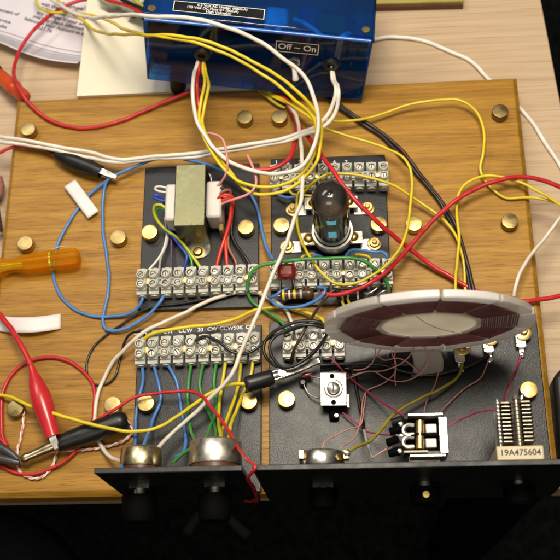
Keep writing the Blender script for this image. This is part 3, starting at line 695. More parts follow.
# ------------------------------------------------------------------ small parts around the tube plate
cap = P(286.5, 271, 22); t = empty('red_film_capacitor', (cap.x, cap.y, ZP), 'glossy dark red block capacitor lying on the tube terminal block', 'capacitor')
MB().box((cap.x, cap.y, 20.5), (11.6, 10.6, 6)).build('body', M_['red_cap'], t, bevel=2.7)
for dx in (-4, 4): lead(t, 'tin', .4, [Vector((cap.x+dx, cap.y-5, 19)), Vector((cap.x+dx*1.1, cap.y-8, 16)), Vector((cap.x+dx*1.2, cap.y-9.5, 8))])
lead(t, 'tin', .35, [Vector((cap.x+4, cap.y-3, 20)), P(300, 281, 18), P(303, 286, 14)])
def resistor(pa, pb, L, R, label, m, bands):
    a = P(*pa); b = P(*pb); dv = (b-a).normalized(); c = (a+b)/2; t = empty('resistor', c-Vector((0, 0, R)), label, 'resistor')
    MB().lathe(c-dv*L/2, dv, [(0, 0), (0, R*.7), (L*.06, R*1.0), (L*.2, R*1.08), (L*.27, R*.88), (L*.73, R*.88), (L*.8, R*1.08), (L*.94, R), (L, R*.7), (L, 0)], 24).build('body', M_[m], t, ang=60)
    for f_, cm in bands:
        rr = R*1.13 if (f_ < .25 or f_ > .75) else R*.94
        MB().lathe(c-dv*(L*(.5-f_)), dv, [(-L*.035, rr*.9), (-L*.035, rr), (L*.035, rr), (L*.035, rr*.9)], 24).build('band', M_[cm], t)
    MB().tube([a, c-dv*L*.45], .4, 7).build('lead', M_['tin'], t); MB().tube([c+dv*L*.45, b], .4, 7).build('lead', M_['tin'], t)
resistor((276, 295.5, 11), (318, 293, 11), 21, 3.1, 'brown resistor with yellow and violet bands in front of the red capacitor', 'resistor', [(.1, 'w_yellow'), (.27, 'w_pinkwhite'), (.43, 'w_yellow'), (.62, 'w_grey')])
resistor((332, 296.5, 10), (368, 293.5, 10), 17, 3.4, 'black and white banded component behind the coil left end', 'rubber', [(.22, 'label'), (.42, 'label'), (.78, 'label')])
for lb, pts in [('bare silver link wire behind the red lead at the tube block', [(352, 298, 8), (362, 296.5, 9), (371, 292.5, 10), (377, 288, 10)]),
                ('bare silver link wire at the right end of the tube block', [(375, 297, 7), (381, 292.5, 9), (386, 290, 9), (388.5, 296, 6)]),
                ('short bare silver link beside the banded component', [(369, 289, 10), (367, 283, 9), (366, 279, 8)])]:
    wire(lb, None, .8, pts, name='bare_link', m=M_['solder'])

# ------------------------------------------------------------------ blue box
BL = Vector((98.5, 276.3, 22)); ex = Vector((145.2, -13.2, -18)).normalized()
ez = Vector((9.5, 4.0, 58)); ez = (ez-ex*ez.dot(ex)).normalized(); ey = ez.cross(ex).normalized()
LX, LY, LZ = 147.0, 78.0, 54.0; DR = 6.5
def bw(x, y, z): return BL+ex*x+ey*y+ez*z
box = empty('blue_power_box', bw(LX/2, LY/2, -4), 'translucent blue plastic power box tilted behind the board', 'power supply')
fn = (ex.cross((ez*LZ+ey*DR))).normalized()
if fn.dot(CAM-BL) < 0: fn = -fn
def FB(px, py, off=0.0):
    return hit(px, py, BL, fn)+fn*off
fz = (ez*LZ+ey*DR).normalized()
mb = MB()
def frust(mb, i0, z0, z1):
    k0, k1 = z0/LZ, z1/LZ
    vs = [bw(i0+1.5*0, DR*k0+i0, z0), bw(LX-i0, DR*k0+i0, z0), bw(LX-i0, LY-i0, z0), bw(i0, LY-i0, z0), bw(i0, DR*k1+i0, z1), bw(LX-i0, DR*k1+i0, z1), bw(LX-i0, LY-i0, z1), bw(i0, LY-i0, z1)]
    return vs
vo = frust(mb, 0, 0, LZ); vi = frust(mb, 2.5, 2.5, LZ)
mb.add(vo+vi, [(0, 1, 5, 4), (1, 2, 6, 5), (2, 3, 7, 6), (3, 0, 4, 7), (3, 2, 1, 0), (9, 8, 12, 13), (10, 9, 13, 14), (11, 10, 14, 15), (8, 11, 15, 12), (8, 9, 10, 11), (4, 5, 13, 12), (5, 6, 14, 13), (6, 7, 15, 14), (7, 4, 12, 15)])
mb.build('body', BLUE, box, bevel=1.0)
mb = MB(); z0, z1 = LZ+.15, LZ+5.5
o_ = 1.0
vs = [bw(-o_, DR-o_-.5, z0), bw(LX+o_, DR-o_-.5, z0), bw(LX+o_, LY+o_, z0), bw(-o_, LY+o_, z0), bw(0, DR+.6, z1), bw(LX, DR+.6, z1), bw(LX, LY, z1), bw(0, LY, z1)]
mb.add(vs, [(3, 2, 1, 0), (4, 5, 6, 7), (0, 1, 5, 4), (1, 2, 6, 5), (2, 3, 7, 6), (3, 0, 4, 7)])
lid = mb.build('lid', BLUELID, box, bevel=.9)
MB().tube([bw(1.5, DR-1.2, z0+2.2), bw(LX-1.5, DR-1.2, z0+2.2)], 1.15, 10).build('lip', M_['lip'], lid, ang=80)
for (x, y) in ((5.5, DR+5), (LX-5.5, DR+5), (5.5, LY-6), (LX-5.5, LY-6)):
    MB().lathe(bw(x, y, z1), ez, [(0, 2.6), (.4, 2.5), (.5, 0)], 18).build('screw', M_['brass_dull'], lid)
for (x, y, h) in ((19, 11, 23), (19, LY-12, 17), (LX-14, 9, 3.6), (LX-14, LY-12, 3)):
    MB().lathe(bw(x, y, .3), -ez, [(0, 6.2), (h-1.5, 5.6), (h-.2, 4.5), (h-.2, 0)], 24).build('foot', M_['rubber'], box)
# things seen dimly through the walls
def inner(x0, x1, y0, y1, z0, z1, name, m, bev=1.0):
    vs = [bw(x, y, z) for z in (z0, z1) for (x, y) in ((x0, y0), (x1, y0), (x1, y1), (x0, y1))]
    MB().add(vs, [(3, 2, 1, 0), (4, 5, 6, 7), (0, 1, 5, 4), (1, 2, 6, 5), (2, 3, 7, 6), (3, 0, 4, 7)]).build(name, M_[m], box, bevel=bev)
inner(22, 62, 24, 62, 4, 40, 'inner_transformer', 'iron'); inner(68, 132, 20, 66, 4, 7, 'inner_circuit_board', 'pcb')
inner(76, 92, 30, 46, 7.2, 34, 'inner_capacitor', 'inner_cyan', 3); inner(98, 112, 34, 52, 7.2, 30, 'inner_capacitor', 'blue_opaque', 3); inner(118, 124, 22, 40, 7.2, 18, 'inner_heatsink', 'steel')
inner(128, 136, 12, 17, 30, 40, 'inner_block', 'inner_cyan', 2); inner(108, 116, 11, 14, 22, 34, 'inner_block', 'inner_cyan', 1.4); inner(84, 88, 11, 30, 8, 40, 'inner_post', 'inner_cyan', 1)
inner(40, 140, 70, 71.5, 5, 48, 'inner_card', 'blue_opaque', .3)
for k, pts in enumerate([[(100, 12, 28), (108, 14, 34), (118, 16, 30), (124, 20, 20), (126, 30, 12)], [(122, 10, 34), (116, 14, 44), (104, 22, 46), (96, 32, 38)], [(30, 14, 34), (44, 12, 42), (58, 14, 30), (70, 22, 14)], [(66, 9, 16), (80, 12, 12), (94, 16, 20), (110, 18, 14)], [(120, 12, 40), (128, 14, 46), (132, 22, 40), (134, 30, 20)]]):
    MB().tube(spline([bw(*p) for p in pts]), 2.6 if k in (0, 4) else 1.6, 8).build('inner_wire', M_['inner_cyan' if k != 3 else 'w_green'], box)
# labels on the box
def flabel(px0, py0, px1, py1, w2, h2, s_, size, par):
    c = FB((px0+px1)/2, (py0+py1)/2, .12)
    def R4(hw, hh, off): return [c+ex*a*hw+fz*b*hh+fn*off for a, b in ((-1, -1), (1, -1), (1, 1), (-1, 1))]
    lb = MB().add(R4(w2, h2, 0), [(0, 1, 2, 3)]).build('name_label', M_['dymo'], par)
    o = R4(w2-.7, h2-.7, .1); i = R4(w2-1.25, h2-1.25, .1)
    MB().add(o+i, [(k, (k+1) % 4, 4+(k+1) % 4, 4+k) for k in range(4)]).build('border', M_['letters'], lb)
    text('lettering', s_, size, M_['letters'], lb, c+fn*.1, ex, fz)
flabel(275.5, 41.5, 319, 54, 14.6, 5.4, 'Off ~ On', 6.6, box)
lc = hit(219, 10.0, bw(0, 0, z1+.12), ez)
tu = (P(265.5, 18, 80)-P(172, 10, 80)).normalized()
R4 = lambda hw, hh, off: [lc+ex*a*hw+ey*b*hh+ez*off for a, b in ((-1, -1), (1, -1), (1, 1), (-1, 1))]
lb = MB().add(R4(29.5, 4.4, 0), [(0, 1, 2, 3)]).build('rating_label', M_['dymo'], lid)
o = R4(29.0, 4.1, .1); i = R4(28.5, 3.7, .1)
MB().add(o+i, [(k, (k+1) % 4, 4+(k+1) % 4, 4+k) for k in range(4)]).build('border', M_['letters'], lb)
for k, (s_, dx) in enumerate([('6.3 Volt AC Heater (600mA)', 2), ('150 Volt DC Plate B+ (50mA)', -4), ('High Voltage!!!', 0)]):
    text('lettering', s_, 2.7, M_['letters'], lb, lc+ez*.1+ey*(2.35-2.35*k)+ex*dx, ex, ey)
# grommets, switch
for nm, (px, py) in (('grommet', (202, 54)), ('grommet', (331, 64))):
    c = FB(px, py, 0)
    MB().lathe(c, fn, [(.1, 5.4), (1.6, 5.2), (2.4, 4.2), (2.3, 2.6), (.3, 2.3), (.3, 0)], 26).build(nm, M_['rubber'], box)
c = FB(294, 61, 0); ts = MB().lathe(c, fn, [(.1, 4.6), (1.4, 4.6), (1.5, 3.2), (4.5, 3.0), (5, 1.6)], 6).build('toggle_switch', M_['steel'], box)
dtog = (fn*.55-fz*.83+ex*.25).normalized()
MB().lathe(c+fn*4, dtog, [(0, 1.3), (6, 1.7), (9, 2.3), (10, 1.9), (10.4, 0)], 16).build('lever', M_['white_plastic'], ts)

# ------------------------------------------------------------------ papers and desk objects
pad = empty('cream_card_pad', (138, 372, DZ), 'thick cream card pad under the blue box at the back', 'card pad')
A0 = P(77.3, 92.6, -1); A1 = P(87.5, 0, -1); dx_ = (A1.x-A0.x)/(A1.y-A0.y)
yb0, yb1 = 280.5, 470
def padx(y): return A0.x+dx_*(y-A0.y)
for k in range(7):
    z0 = DZ+.4+k*3.05; j = random.uniform(-.3, .3)
    MB().prism([(padx(yb0)+j, yb0+abs(j)), (236, yb0+abs(j)), (236, yb1), (padx(yb1)+j, yb1)], z0, z0+2.9 if k < 6 else -.6).build('sheet', M_['cream'], pad, bevel=.15)
# letter, its near edge curled up off the desk
lt = empty('printed_letter', (-10, 345, DZ), 'printed white letter curling up off the desk behind the board', 'letter')
e0 = P(0, 44, -15); e1 = P(79, 64.5, -15); lx = Vector((e1.x-e0.x, e1.y-e0.y, 0)).normalized(); ly = Vector((-lx.y, lx.x, 0))
def LT(s_, t_, up=0.0):          # s along the near edge from its right end (leftwards negative), t away from the viewer
    q = e1+lx*s_+ly*t_
    z = DZ+1.0+10.5*math.exp(-t_/16.0)*(1+.12*math.sin(s_*.05))
    bow = -3.0*math.sin(max(0, min(1, (s_+62)/62))*math.pi)*math.exp(-t_/30)
    return Vector((q.x, q.y, z+up))+ly*bow
MB().grid(lambda u, v: LT(-130+129*u, 140*v*v*.55+140*.45*v), 40, 40).build('sheet', M_['paper'], lt, solid=.25)
def ink(s0, s1, t0, t1, m, nm):
    MB().grid(lambda u, v: LT(s0+(s1-s0)*u, t0+(t1-t0)*v, .35), 30, 2).build(nm, m, lt)
ink(-128, -1.5, 1.5, 8.0, M_['band'], 'grey_band')
ink(-128, -1.5, 8.9, 9.3, M_['ink'], 'rule'); ink(-128, -1.5, 12.6, 13.0, M_['ink'], 'rule')
lines = [('1 221 76', -43, 25.0), ('balance in your Account at any', -34, 29.2), ('you may check information on', -29, 33.4), ('any changes in your address or', -27, 37.6), ('all that shows your current', -31, 41.8),
         ('with the name of the person or', -27, 46), ('Telephone', -30, 50.2), ('statement of', -78, 31), ('customer service', -84, 22), ('charges and credits', -86, 16.5)]
for s_, cx, ty in lines:
    cu = bpy.data.curves.new('lettering', 'FONT'); cu.body = s_; cu.size = 4.3; cu.align_x = 'CENTER'; cu.offset = .06
    to = bpy.data.objects.new('lettering', cu); C.objects.link(to); dg = bpy.context.evaluated_depsgraph_get(); dg.update()
    me = bpy.data.meshes.new_from_object(to.evaluated_get(dg)); bpy.data.objects.remove(to)
    mb = MB(); mb.v = [LT(cx+v.co.x, ty+v.co.y, .4) for v in me.vertices]; mb.f = [tuple(p.vertices) for p in me.polygons]; bpy.data.meshes.remove(me)
    mb.build('lettering', M_['ink'], lt)
# clear plastic bag curled beside the box
mb = MB(); c0 = P(123, 8, -1)
mb.grid(lambda u, v: P(101+50*u, -6+36*v*(0.35+.65*u), 3)+Vector((0, 0, 7*math.sin(u*5+v*3)*(.3+v)+5*u)), 18, 14)
tag(mb.build('clear_plastic_bag', FILM, solid=.15), 'crumpled clear plastic bag between the cream card and the blue box', 'plastic bag')
# yellow strip at the rear edge
q = [P(366, 2.2, DZ+8), P(463.5, 1.2, DZ+8)]
ru = empty('varnished_strip', (320, 366, DZ), 'yellow varnished wooden strip at the rear of the desk', 'wooden strip')
MB().prism([(q[0].x-40, q[0].y), (q[1].x, q[1].y), (q[1].x+2, q[1].y+40), (q[0].x-40, q[0].y+40)], DZ+.3, DZ+8).build('strip', M_['olive_wood'], ru, bevel=.6)
MB().prism([(q[0].x-40, q[0].y-1.2), (q[1].x, q[1].y-1.2), (q[1].x, q[1].y-.1), (q[0].x-40, q[0].y-.1)], DZ+.3, DZ+5).build('dark_edge', M_['phen'], ru)
# black pouch right of the board
bp_ = [P(553, 377, -5), P(572, 357, -5), P(590, 470, -5), P(561, 470, -5)]
mb = MB().prism([(p.x, p.y) for p in (bp_[3], bp_[2], bp_[1], bp_[0])], DZ+.3, -4)
tag(mb.build('black_case', M_['rubber'], bevel=3.0), 'matt black case on the desk against the right board edge', 'case')
# labels
def sheet(name, fnc, label, nu=16, nv=4):
    return tag(MB().grid(fnc, nu, nv).build(name, M_['label'], solid=.18), label, 'label')
cr = [P(64, 186.5, 4.4), P(75, 179.4, 5.0), P(98.6, 211, 4.4), P(88, 218.6, 3.8)]
sheet('paper_label', lambda u, v: cr[0].lerp(cr[3], u).lerp(cr[1].lerp(cr[2], u), v)+Vector((0, 0, 1.2*math.sin(u*3.1))), 'small slanting blank white label lying on the blue wire')
sheet('paper_label', lambda u, v: P(-4+65*u, 331-1.0*u-15.3*v+2.6*math.sin(u*3.14)-1.2*u, .5+5.5*math.sin(u*3.1)), 'long blank white label strip with curled ends left of the board', 24)

# ------------------------------------------------------------------ screwdriver
s0 = P(77.5, 257.5, 7.6); s1 = P(3, 267, 7.6); dv = (s1-s0).normalized()
sd = empty('screwdriver', (s0+s1)/2-Vector((0, 0, 7.6)), 'screwdriver with fluted amber plastic handle lying on the board', 'screwdriver')
MB().lathe(s0-dv*1.5, dv, [(0, 0), (.2, 4.2), (1.5, 6.2), (4, 6.9), (8, 7.0), (16.4, 6.8), (16.6, 6.2), (17.6, 6.2), (17.8, 6.8), (30, 6.5), (36, 6.5), (40, 5.3), (43.5, 4.4), (47, 4.7), (51, 6.2), (55, 7.0), (58, 6.8), (60, 5), (60, 0)], 60, flute=.17, nf=6).build('handle', AMBER, sd, ang=60)
MB().lathe(s0+dv*36, dv, [(0, 0), (0, 2.2), (10, 2.6), (14, 2.4), (16, 0)], 20).build('tang', M_['shank'], sd)
MB().cyl(s0+dv*58, s0+dv*130, 2.6, n=20).build('shank', M_['steel'], sd)
MB().lathe(s0+dv*16.5, dv, [(0, 6.15), (0, 6.35), (1.2, 6.35), (1.2, 6.15)], 40).build('ring', M_['shank'], sd)
wr = path([(53, 249, 12.5), (60, 246.8, 12.5), (69, 245.8, 12)])
tag(MB().tube(spline(wr), .5, 7).build('bare_wire_end', M_['steel'], ang=80), 'short bare silver wire end along the top of the screwdriver handle', 'wire')

# ------------------------------------------------------------------ crocodile clips
def jaws(t, p, dv, L, m, w=4.5, open_=.12, name='jaw'):
    up = Vector((0, 0, 1)); up = (up-dv*up.dot(dv)).normalized(); sd_ = dv.cross(up)
    for s_ in (1, -1):
        d2 = (dv+up*s_*open_*-.6).normalized(); n2 = (up*s_); mb = MB(); vs = []
        b0 = p+n2*2.3
        for (l, hw, h) in ((0, w/2, 0), (L*.55, w*.48, .2), (L, w*.26, -.6)):
            q = b0+d2*l+n2*h
            vs += [q-sd_*hw, q+sd_*hw, q+sd_*hw*.9-n2*1.7, q-sd_*hw*.9-n2*1.7]
        fs = [(3, 2, 1, 0), (8, 9, 10, 11)]
        for r in range(2): fs += [(r*4+k, r*4+(k+1) % 4, r*4+4+(k+1) % 4, r*4+4+k) for k in range(4)]
        mb.add(vs, fs)
        for k in range(5):
            q = b0+d2*(L*(.55+.09*k))-n2*1.7
            mb.add([q-sd_*w*.35-d2*.5, q+sd_*w*.35-d2*.5, q+sd_*w*.35+d2*.5, q-sd_*w*.35+d2*.5, q-n2*.7-sd_*w*.3, q-n2*.7+sd_*w*.3], [(0, 1, 2, 3), (0, 4, 5, 1), (2, 5, 4, 3), (1, 5, 2), (0, 3, 4)])
        mb.build(name, M_[m], t, bevel=.2)
def clip(name, label, pa, pb, prof, m, jL=0, jm='tin', cat='crocodile clip', n=28, squash=1.0, grp='insulated crocodile clips'):
    a = P(*pa); b = P(*pb); dv = (b-a).normalized(); L = (b-a).length
    t = empty(name, ((a+b)/2).to_3d()-Vector((0, 0, min(a.z, b.z))), label, cat, grp)
    mb = MB().lathe(a, dv, [(f_*L, r) for f_, r in prof], n); mb.build('boot', M_[m], t, ang=60)
    if jL: jaws(t, b-dv*1.0, dv, jL, jm)
    return t, a, b, dv
BOOT = [(0, 0), (0, 1.6), (.08, 2.0), (.2, 2.6), (.36, 4.9), (.55, 5.6), (.75, 5.5), (.95, 4.6), (1, 4.3), (1, 3.6), (.9, 3.2), (.9, 0)]
clip('crocodile_clip', 'black crocodile clip gripping the blue wires above the slanting label', (56, 155, 8), (101, 172, 8), [(0, 0), (0, 2.6), (.06, 3.3), (.2, 4.8), (.45, 5.9), (.75, 5.5), (1, 4.3), (1, 3.4), (.9, 3.0), (.9, 0)], 'rubber', 13, 'steel')
clip('crocodile_clip', 'bright red crocodile clip gripping the thick black sleeve', (31.5, 367, 17), (53, 437, 15), [(0, 0), (0, 2.1), (.1, 2.7), (.22, 4.6), (.42, 6.4), (.6, 6.3), (.85, 4.8), (1, 4.2), (1, 3.3), (.9, 3), (.9, 0)], 'red_boot', 9, 'tin')
t, a, b, dv = clip('crocodile_clip', 'thick black sleeved clip lying across the lower left board', (127.5, 419.5, 9), (57, 444.5, 9), [(0, 0), (0, 4.2), (.04, 6.2), (.1, 6.8), (.5, 6.5), (.9, 5.4), (.98, 5.0), (1, 4.6), (1, 3.7), (.9, 3.4), (.9, 0)], 'rubber')
a2 = P(57, 444.5, 8.5); b2 = P(20, 460.5, 7.5); d2 = (b2-a2).normalized(); L2 = (b2-a2).length
MB().lathe(a2-d2*3, d2, [(0, 0), (0, 3.9), (4, 4.0), (L2*.5, 3.3), (L2*.85, 2.7), (L2*.93, 3.4), (L2, 3.3), (L2+2, 2.2), (L2+2, 0)], 22).build('metal_barrel', M_['can_brass'], t, ang=60)
t, a, b, dv = clip('crocodile_clip', 'short black sleeved clip biting the five-way terminal block', (245, 385, 22), (273, 377, 19.5), [(0, 0), (0, 3.4), (.06, 4.7), (.15, 5.0), (.9, 4.9), (.98, 4.6), (1, 4.2), (1, 3.5), (.9, 3.2), (.9, 0)], 'rubber')
b2 = P(321, 360, 14.5); d2 = (b2-b).normalized(); L2 = (b2-b).length
jaws(t, b-d2*1, d2, L2, 'steel', 6.0, .05)
MB().cyl(b+d2*6-Vector((0, 0, 3)), b+d2*6+Vector((0, 0, 3.4)), 2.4, n=16).build('pivot', M_['steel'], t)
MB().lathe(b-d2*1, d2, [(0, 3.3), (6, 3.1), (7, 0)], 16).build('shank', M_['steel'], t)
# dark grey clip at the left edge
gc = empty('test_clip', P(8, 455, 3)-Vector((0, 0, 3)), 'dark grey plastic test clip at the left edge biting a metal barrel', 'test clip')
for pts in ([(-8, 444, 9), (4, 449, 9.5), (12, 454, 9), (18, 459.5, 8)], [(-8, 458, 8), (6, 459.5, 8), (14, 461.5, 7.5), (19.5, 462.5, 7)]):
    MB().tube(spline(path(pts)), 3.0, 14, 1.7).build('jaw', M_['greyplastic'], gc, ang=80)
# orange banana plug
t, a, b, dv = clip('banana_plug', 'orange red plug at the left edge behind the board', (-3, 73.5, -14), (26.5, 98.5, -6), [(0, 0), (0, 4.4), (.1, 5.2), (.55, 5.4), (.6, 5.9), (.64, 5.2), (.8, 4.6), (.84, 5.0), (.97, 4.3), (1, 3.2), (1, 0)], 'orange', cat='plug', grp=None)
if 'group' in t: del t['group']
MB().lathe(a-dv*16, dv, [(0, 0), (0, 6), (14, 6), (16, 4.6)], 20).build('collar', M_['phen'], t)
# pale pink clip at the left edge
pc = empty('pink_test_lead', P(-3, 195, -20), 'translucent pink test lead end just showing at the left edge', 'test lead')
MB().lathe(P(-6, 175, -14), P(-4, 205, -14)-P(-6, 175, -14), [(0, 0), (0, 3), (3, 6), (10, 7), (16, 5.5), (19, 3), (19, 0)], 20).build('boot', M_['pinkclear'], pc)
MB().lathe(P(-4, 207, -14), P(-2, 240, -15)-P(-4, 207, -14), [(0, 0), (0, 2.6), (6, 3.0), (18, 4), (20, 3), (20, 0)], 16).build('metal_tip', M_['steel'], pc)

# ------------------------------------------------------------------ wires
Z40 = lambda z, zx, zy: None
# harness leaving the blue box
G1 = FB(202, 55, 1.0)
wire('first yellow wire looping from the box grommet back over the box', 'yellow', 1.15, [FB(203, 56, -2), FB(204.5, 64, 5), (205, 80, 42), (201, 100, 38), (199.6, 122, 36), (206, 142, 35), (221.6, 166, 34), (242, 184, 33), (266, 187.5, 33), (293, 180, 34), (310, 163, 38), (316.5, 142, 44), (315, 120, 52), (293, 98, 64), (266, 76, 72), (232, 57, 80), (198, 42.5, 86), (164, 37, 86), (140, 33, 74), (125, 29, 50), (107, 20, 20), (92, 15.5, 5), (71, 12, 0), (52, 12.5, -4), (40, 8, -10), (35, -4, -14)])
wire('second yellow wire looping from the box grommet, lower on the card', 'yellow', 1.15, [FB(201.5, 55.5, -2), FB(206, 66, 5), (208.5, 85, 42), (204.5, 106, 38), (203, 124, 36), (211, 145, 34), (229, 170, 31), (252, 193, 30), (277, 193, 30), (300, 182, 33), (316, 164, 38), (320, 142, 42), (320, 122, 50), (303, 97, 64), (274, 74, 74), (238, 54.5, 82), (200, 39, 88), (170, 35.5, 88), (142, 35, 74), (116, 34.5, 44), (94, 29.5, 12), (82, 20, 0), (66, 9, -8), (54, -4, -12)])
wire('white wire arching over the blue box from its left grommet', 'white', 1.35, [FB(200, 55, -2), FB(197, 63, 4), (193.3, 78, 45), (193, 98, 42), (198, 122, 38), (211, 146, 37), (232, 163, 36), (259, 172.5, 36), (279, 173.5, 37), (300, 167.5, 40), (313, 149, 45), (318.5, 119, 54), (313, 95, 62), (301, 73, 70), (266, 46, 82), (232, 29, 92), (191, 18, 98), (150, 15.5, 96), (130, 15, 84), (108, 17.5, 60), (88, 17.5, 30), (66, 9, 6), (46, -4, -6)])
wire('red wire curving from the box grommet back under the box', 'red', 1.5, [FB(201, 56, -2), FB(199.5, 66, 4), (197, 82, 40), (198, 105, 35), (203, 129, 32), (215, 152, 29), (242, 166, 26), (272.5, 168.5, 24), (289.5, 158, 22), (296, 139, 18), (296, 119, 12), (288, 103.5, 6), (276, 95, 4), (262, 86, 3)])
wire('thick white mains lead sweeping left across the board', 'white', 1.35, [FB(331, 65, -2), FB(333, 72, 6), (336, 90, 40), (330, 112, 32), (317, 126, 27), (303, 131.5, 24), (283, 138.5, 22), (262, 142.5, 20), (225, 148.5, 17), (190, 154, 15), (153, 156, 14), (122, 159.5, 14), (88, 152.5, 14), (41, 143.5, 12), (0, 136.5, 8), (-12, 134, 6)])
wire('second white mains lead lying beside the first', 'white', 1.35, [FB(331.5, 65, -2), FB(335, 73, 6), (339, 92, 40), (334, 116, 31), (320, 129.5, 26), (304, 135, 23), (284, 142, 20), (262, 146, 18), (225, 152, 15), (190, 157.5, 13), (153, 159.5, 12), (118, 162.5, 12), (86, 156.5, 12), (41, 147.5, 10), (0, 141.5, 6), (-12, 139, 5)])
wire('long cream wire falling from the box to the brassy pot', 'offwhite', 1.35, [(283, 98, 4), (291, 108, 8), (297, 119, 14), (300, 135, 22), (301.5, 155, 30), (302.5, 178, 34), (301, 202, 34), (295, 218, 34), (285, 246, 32), (272, 277, 30), (262, 304, 29), (251, 330, 29), (242, 351, 28), (229, 377, 26), (206, 402, 22), (183, 424, 20), (164, 442, 22), (154, 452, 30), Vector((113, 15, 60))])
wire('red wire crossing the tube plate and ducking behind the coil', 'red', 1.55, [(288, 106, 5), (301, 128, 14), (317.5, 150, 26), (332.5, 170, 34), (347.5, 190, 36), (365, 209.5, 33), (382.5, 227, 26), (400, 241, 16), (414, 253, 9), (444.6, 273.5, 5), (468, 287, 5), (495, 298, 4), (529.5, 301.7, 4), (545, 299, 3), (566, 294, 2)])
wire('red wire rising from the tube block across to the right edge', 'red', 1.5, [(322, 293, 14), (332.5, 295, 16), (350, 292.5, 18), (367.5, 285, 20), (385, 272.5, 19), (404, 253.5, 14), (421, 233, 12), (441, 213, 12), (468, 193.5, 12), (495.5, 181.5, 12), (519, 177.8, 10), (540, 180, 6), (560, 187, 3), (572, 193, 2)])
for k, (dx, lb) in enumerate([(-1.4, 'dark brown twin lead strand from the box to the coil, left strand'), (1.6, 'dark brown twin lead strand from the box to the coil, right strand')]):
    wire(lb, 'brown' if k else 'black', 1.25, [(325+dx, 94-dx*.5, 3), (340+dx, 106-dx*.5, 3.5), (357+dx, 119-dx*.5, 3), (380+dx, 134-dx*.5, 3), (406+dx, 158.6-dx*.5, 3), (420+dx, 176-dx*.3, 3), (438+dx, 198.5, 3), (453+dx, 225, 3), (461.6+dx, 248, 4), (467+dx, 268, 5), (472+dx, 291, 6), (474+dx, 300, 6)], group='dark twin lead')
wire('thin yellow wire arching over the upper right corner of the board', 'yellow', .95, [(262, 91, 4), (274, 97, 6), (296, 107.5, 10), (310, 116.5, 12), (326, 120.5, 12), (346, 121.3, 9), (368.6, 118.6, 7), (388.6, 111.5, 7), (404, 105.5, 8), (431, 101, 9), (458, 100, 9), (475, 110, 8), (483.7, 129, 8), (482.5, 153, 8), (480, 171, 6), (490.5, 187, 3), (506, 198.5, 2), (529.5, 197.5, 2), (548, 200.5, 1.5), (566, 205, 1)])
wire('thin yellow wire from the box looping around in front of the tube', 'yellow', .95, [(268, 92, 5), (282, 99, 8), (300, 111, 14), (324, 127, 17), (340, 133, 16), (363, 140.5, 14), (386, 149, 14), (403, 157, 15), (410.5, 168, 16), (411, 194, 16), (407, 228, 18), (400.5, 247, 20), (387, 264, 22), (370, 277, 23), (355, 283.5, 23), (340, 284, 23), (327.5, 277.5, 23), (315, 265, 22), (306, 250, 20), (300, 235, 16), (297.5, 222, 13), (297, 206, 12), (299, 192, 12), (306, 186, 13)])
wire('yellow wire hooping behind the tube and out to the right', 'yellow', .95, [(298, 196, 10), (305, 191, 13), (314, 182, 18), (327.5, 174.5, 20), (345, 174, 20), (365, 176.5, 19), (385, 182.5, 17), (400, 189.5, 13), (424, 204, 8), (444.6, 219.5, 6), (456, 236, 6.5), (463, 262, 6), (465, 290, 5), (465, 300, 4)])
wire('yellow wire bending from the right edge down behind the coil', 'yellow', 1.0, [(570, 211, 2), (556, 202.5, 4), (540, 193, 6), (516, 181, 8), (489, 175, 9), (468, 182.5, 9), (459.5, 194, 8), (456.5, 211, 8), (459, 236, 9.5), (457, 262, 10), (455.5, 290, 12), (456, 300, 12)])
wire('white wire rising from the coil toward the right edge', 'offwhite', 1.2, [(514, 296, 12), (515.5, 288, 14), (519.5, 275.5, 14), (529.5, 257, 11), (546.5, 235, 6), (560, 217.5, 3), (570, 205, 2)])
wire('white cable on the desk passing under the board corner', 'white', 1.55, [(368, 40, DZ+4), (376, 39.2, DZ+2.5), (391, 37.3, DZ+2), (413, 38.3, DZ+1.8), (431, 43, DZ+1.7), (450, 51.5, DZ+1.7), (470, 61, DZ+1.7), (488, 78, DZ+1.7), (507, 96, DZ+1.7), (523, 112, DZ+1.7), (540, 133, DZ+1.7), (551, 151, DZ+1.7), (560, 166.5, DZ+1.7), (570, 186, DZ+1.7)], cat='cable')
# left side
wire('blue wire arching from the black clip past the transformer to the tube block', 'blue', 1.1, [(110, 178, 8), (119, 173.5, 8), (137, 165.5, 8), (153, 160.3, 9), (175, 157.7, 10), (197.5, 161, 12), (217.5, 169, 14), (237.5, 181, 13), (250, 194, 9), (257.5, 210, 7), (262.5, 232.5, 7), (268, 250, 9), (273, 260, 11)])
wire('blue wire hanging straight from the black clip to the transformer block', 'blue', 1.1, [(112, 175.5, 8), (107, 181, 6), (103.3, 197, 3), (103, 223, 1.5), (106, 254, 1.4), (108.6, 277, 1.4), (108.3, 292, 1.4), (105, 310, 1.4), (103, 322, 1.8), (106, 329.5, 2.4), (116, 331, 3), (131, 326, 4), (149, 314.5, 6), (161, 301, 9), (164.5, 293, 8)])
wire('blue wire curving left under the label and screwdriver', 'blue', 1.1, [(111, 177, 7), (104, 183.5, 4), (88.6, 196.5, 1.6), (74, 214, 1.4), (63, 234, 1.3), (57, 250, 1.3), (54, 274, 1.3), (57.6, 289, 1.3), (64, 301, 1.3), (77.7, 311, 1.3), (99, 317.4, 1.5), (120.6, 316.3, 2.5), (136.5, 309.5, 5), (142.5, 299, 8), (143, 292, 8)])
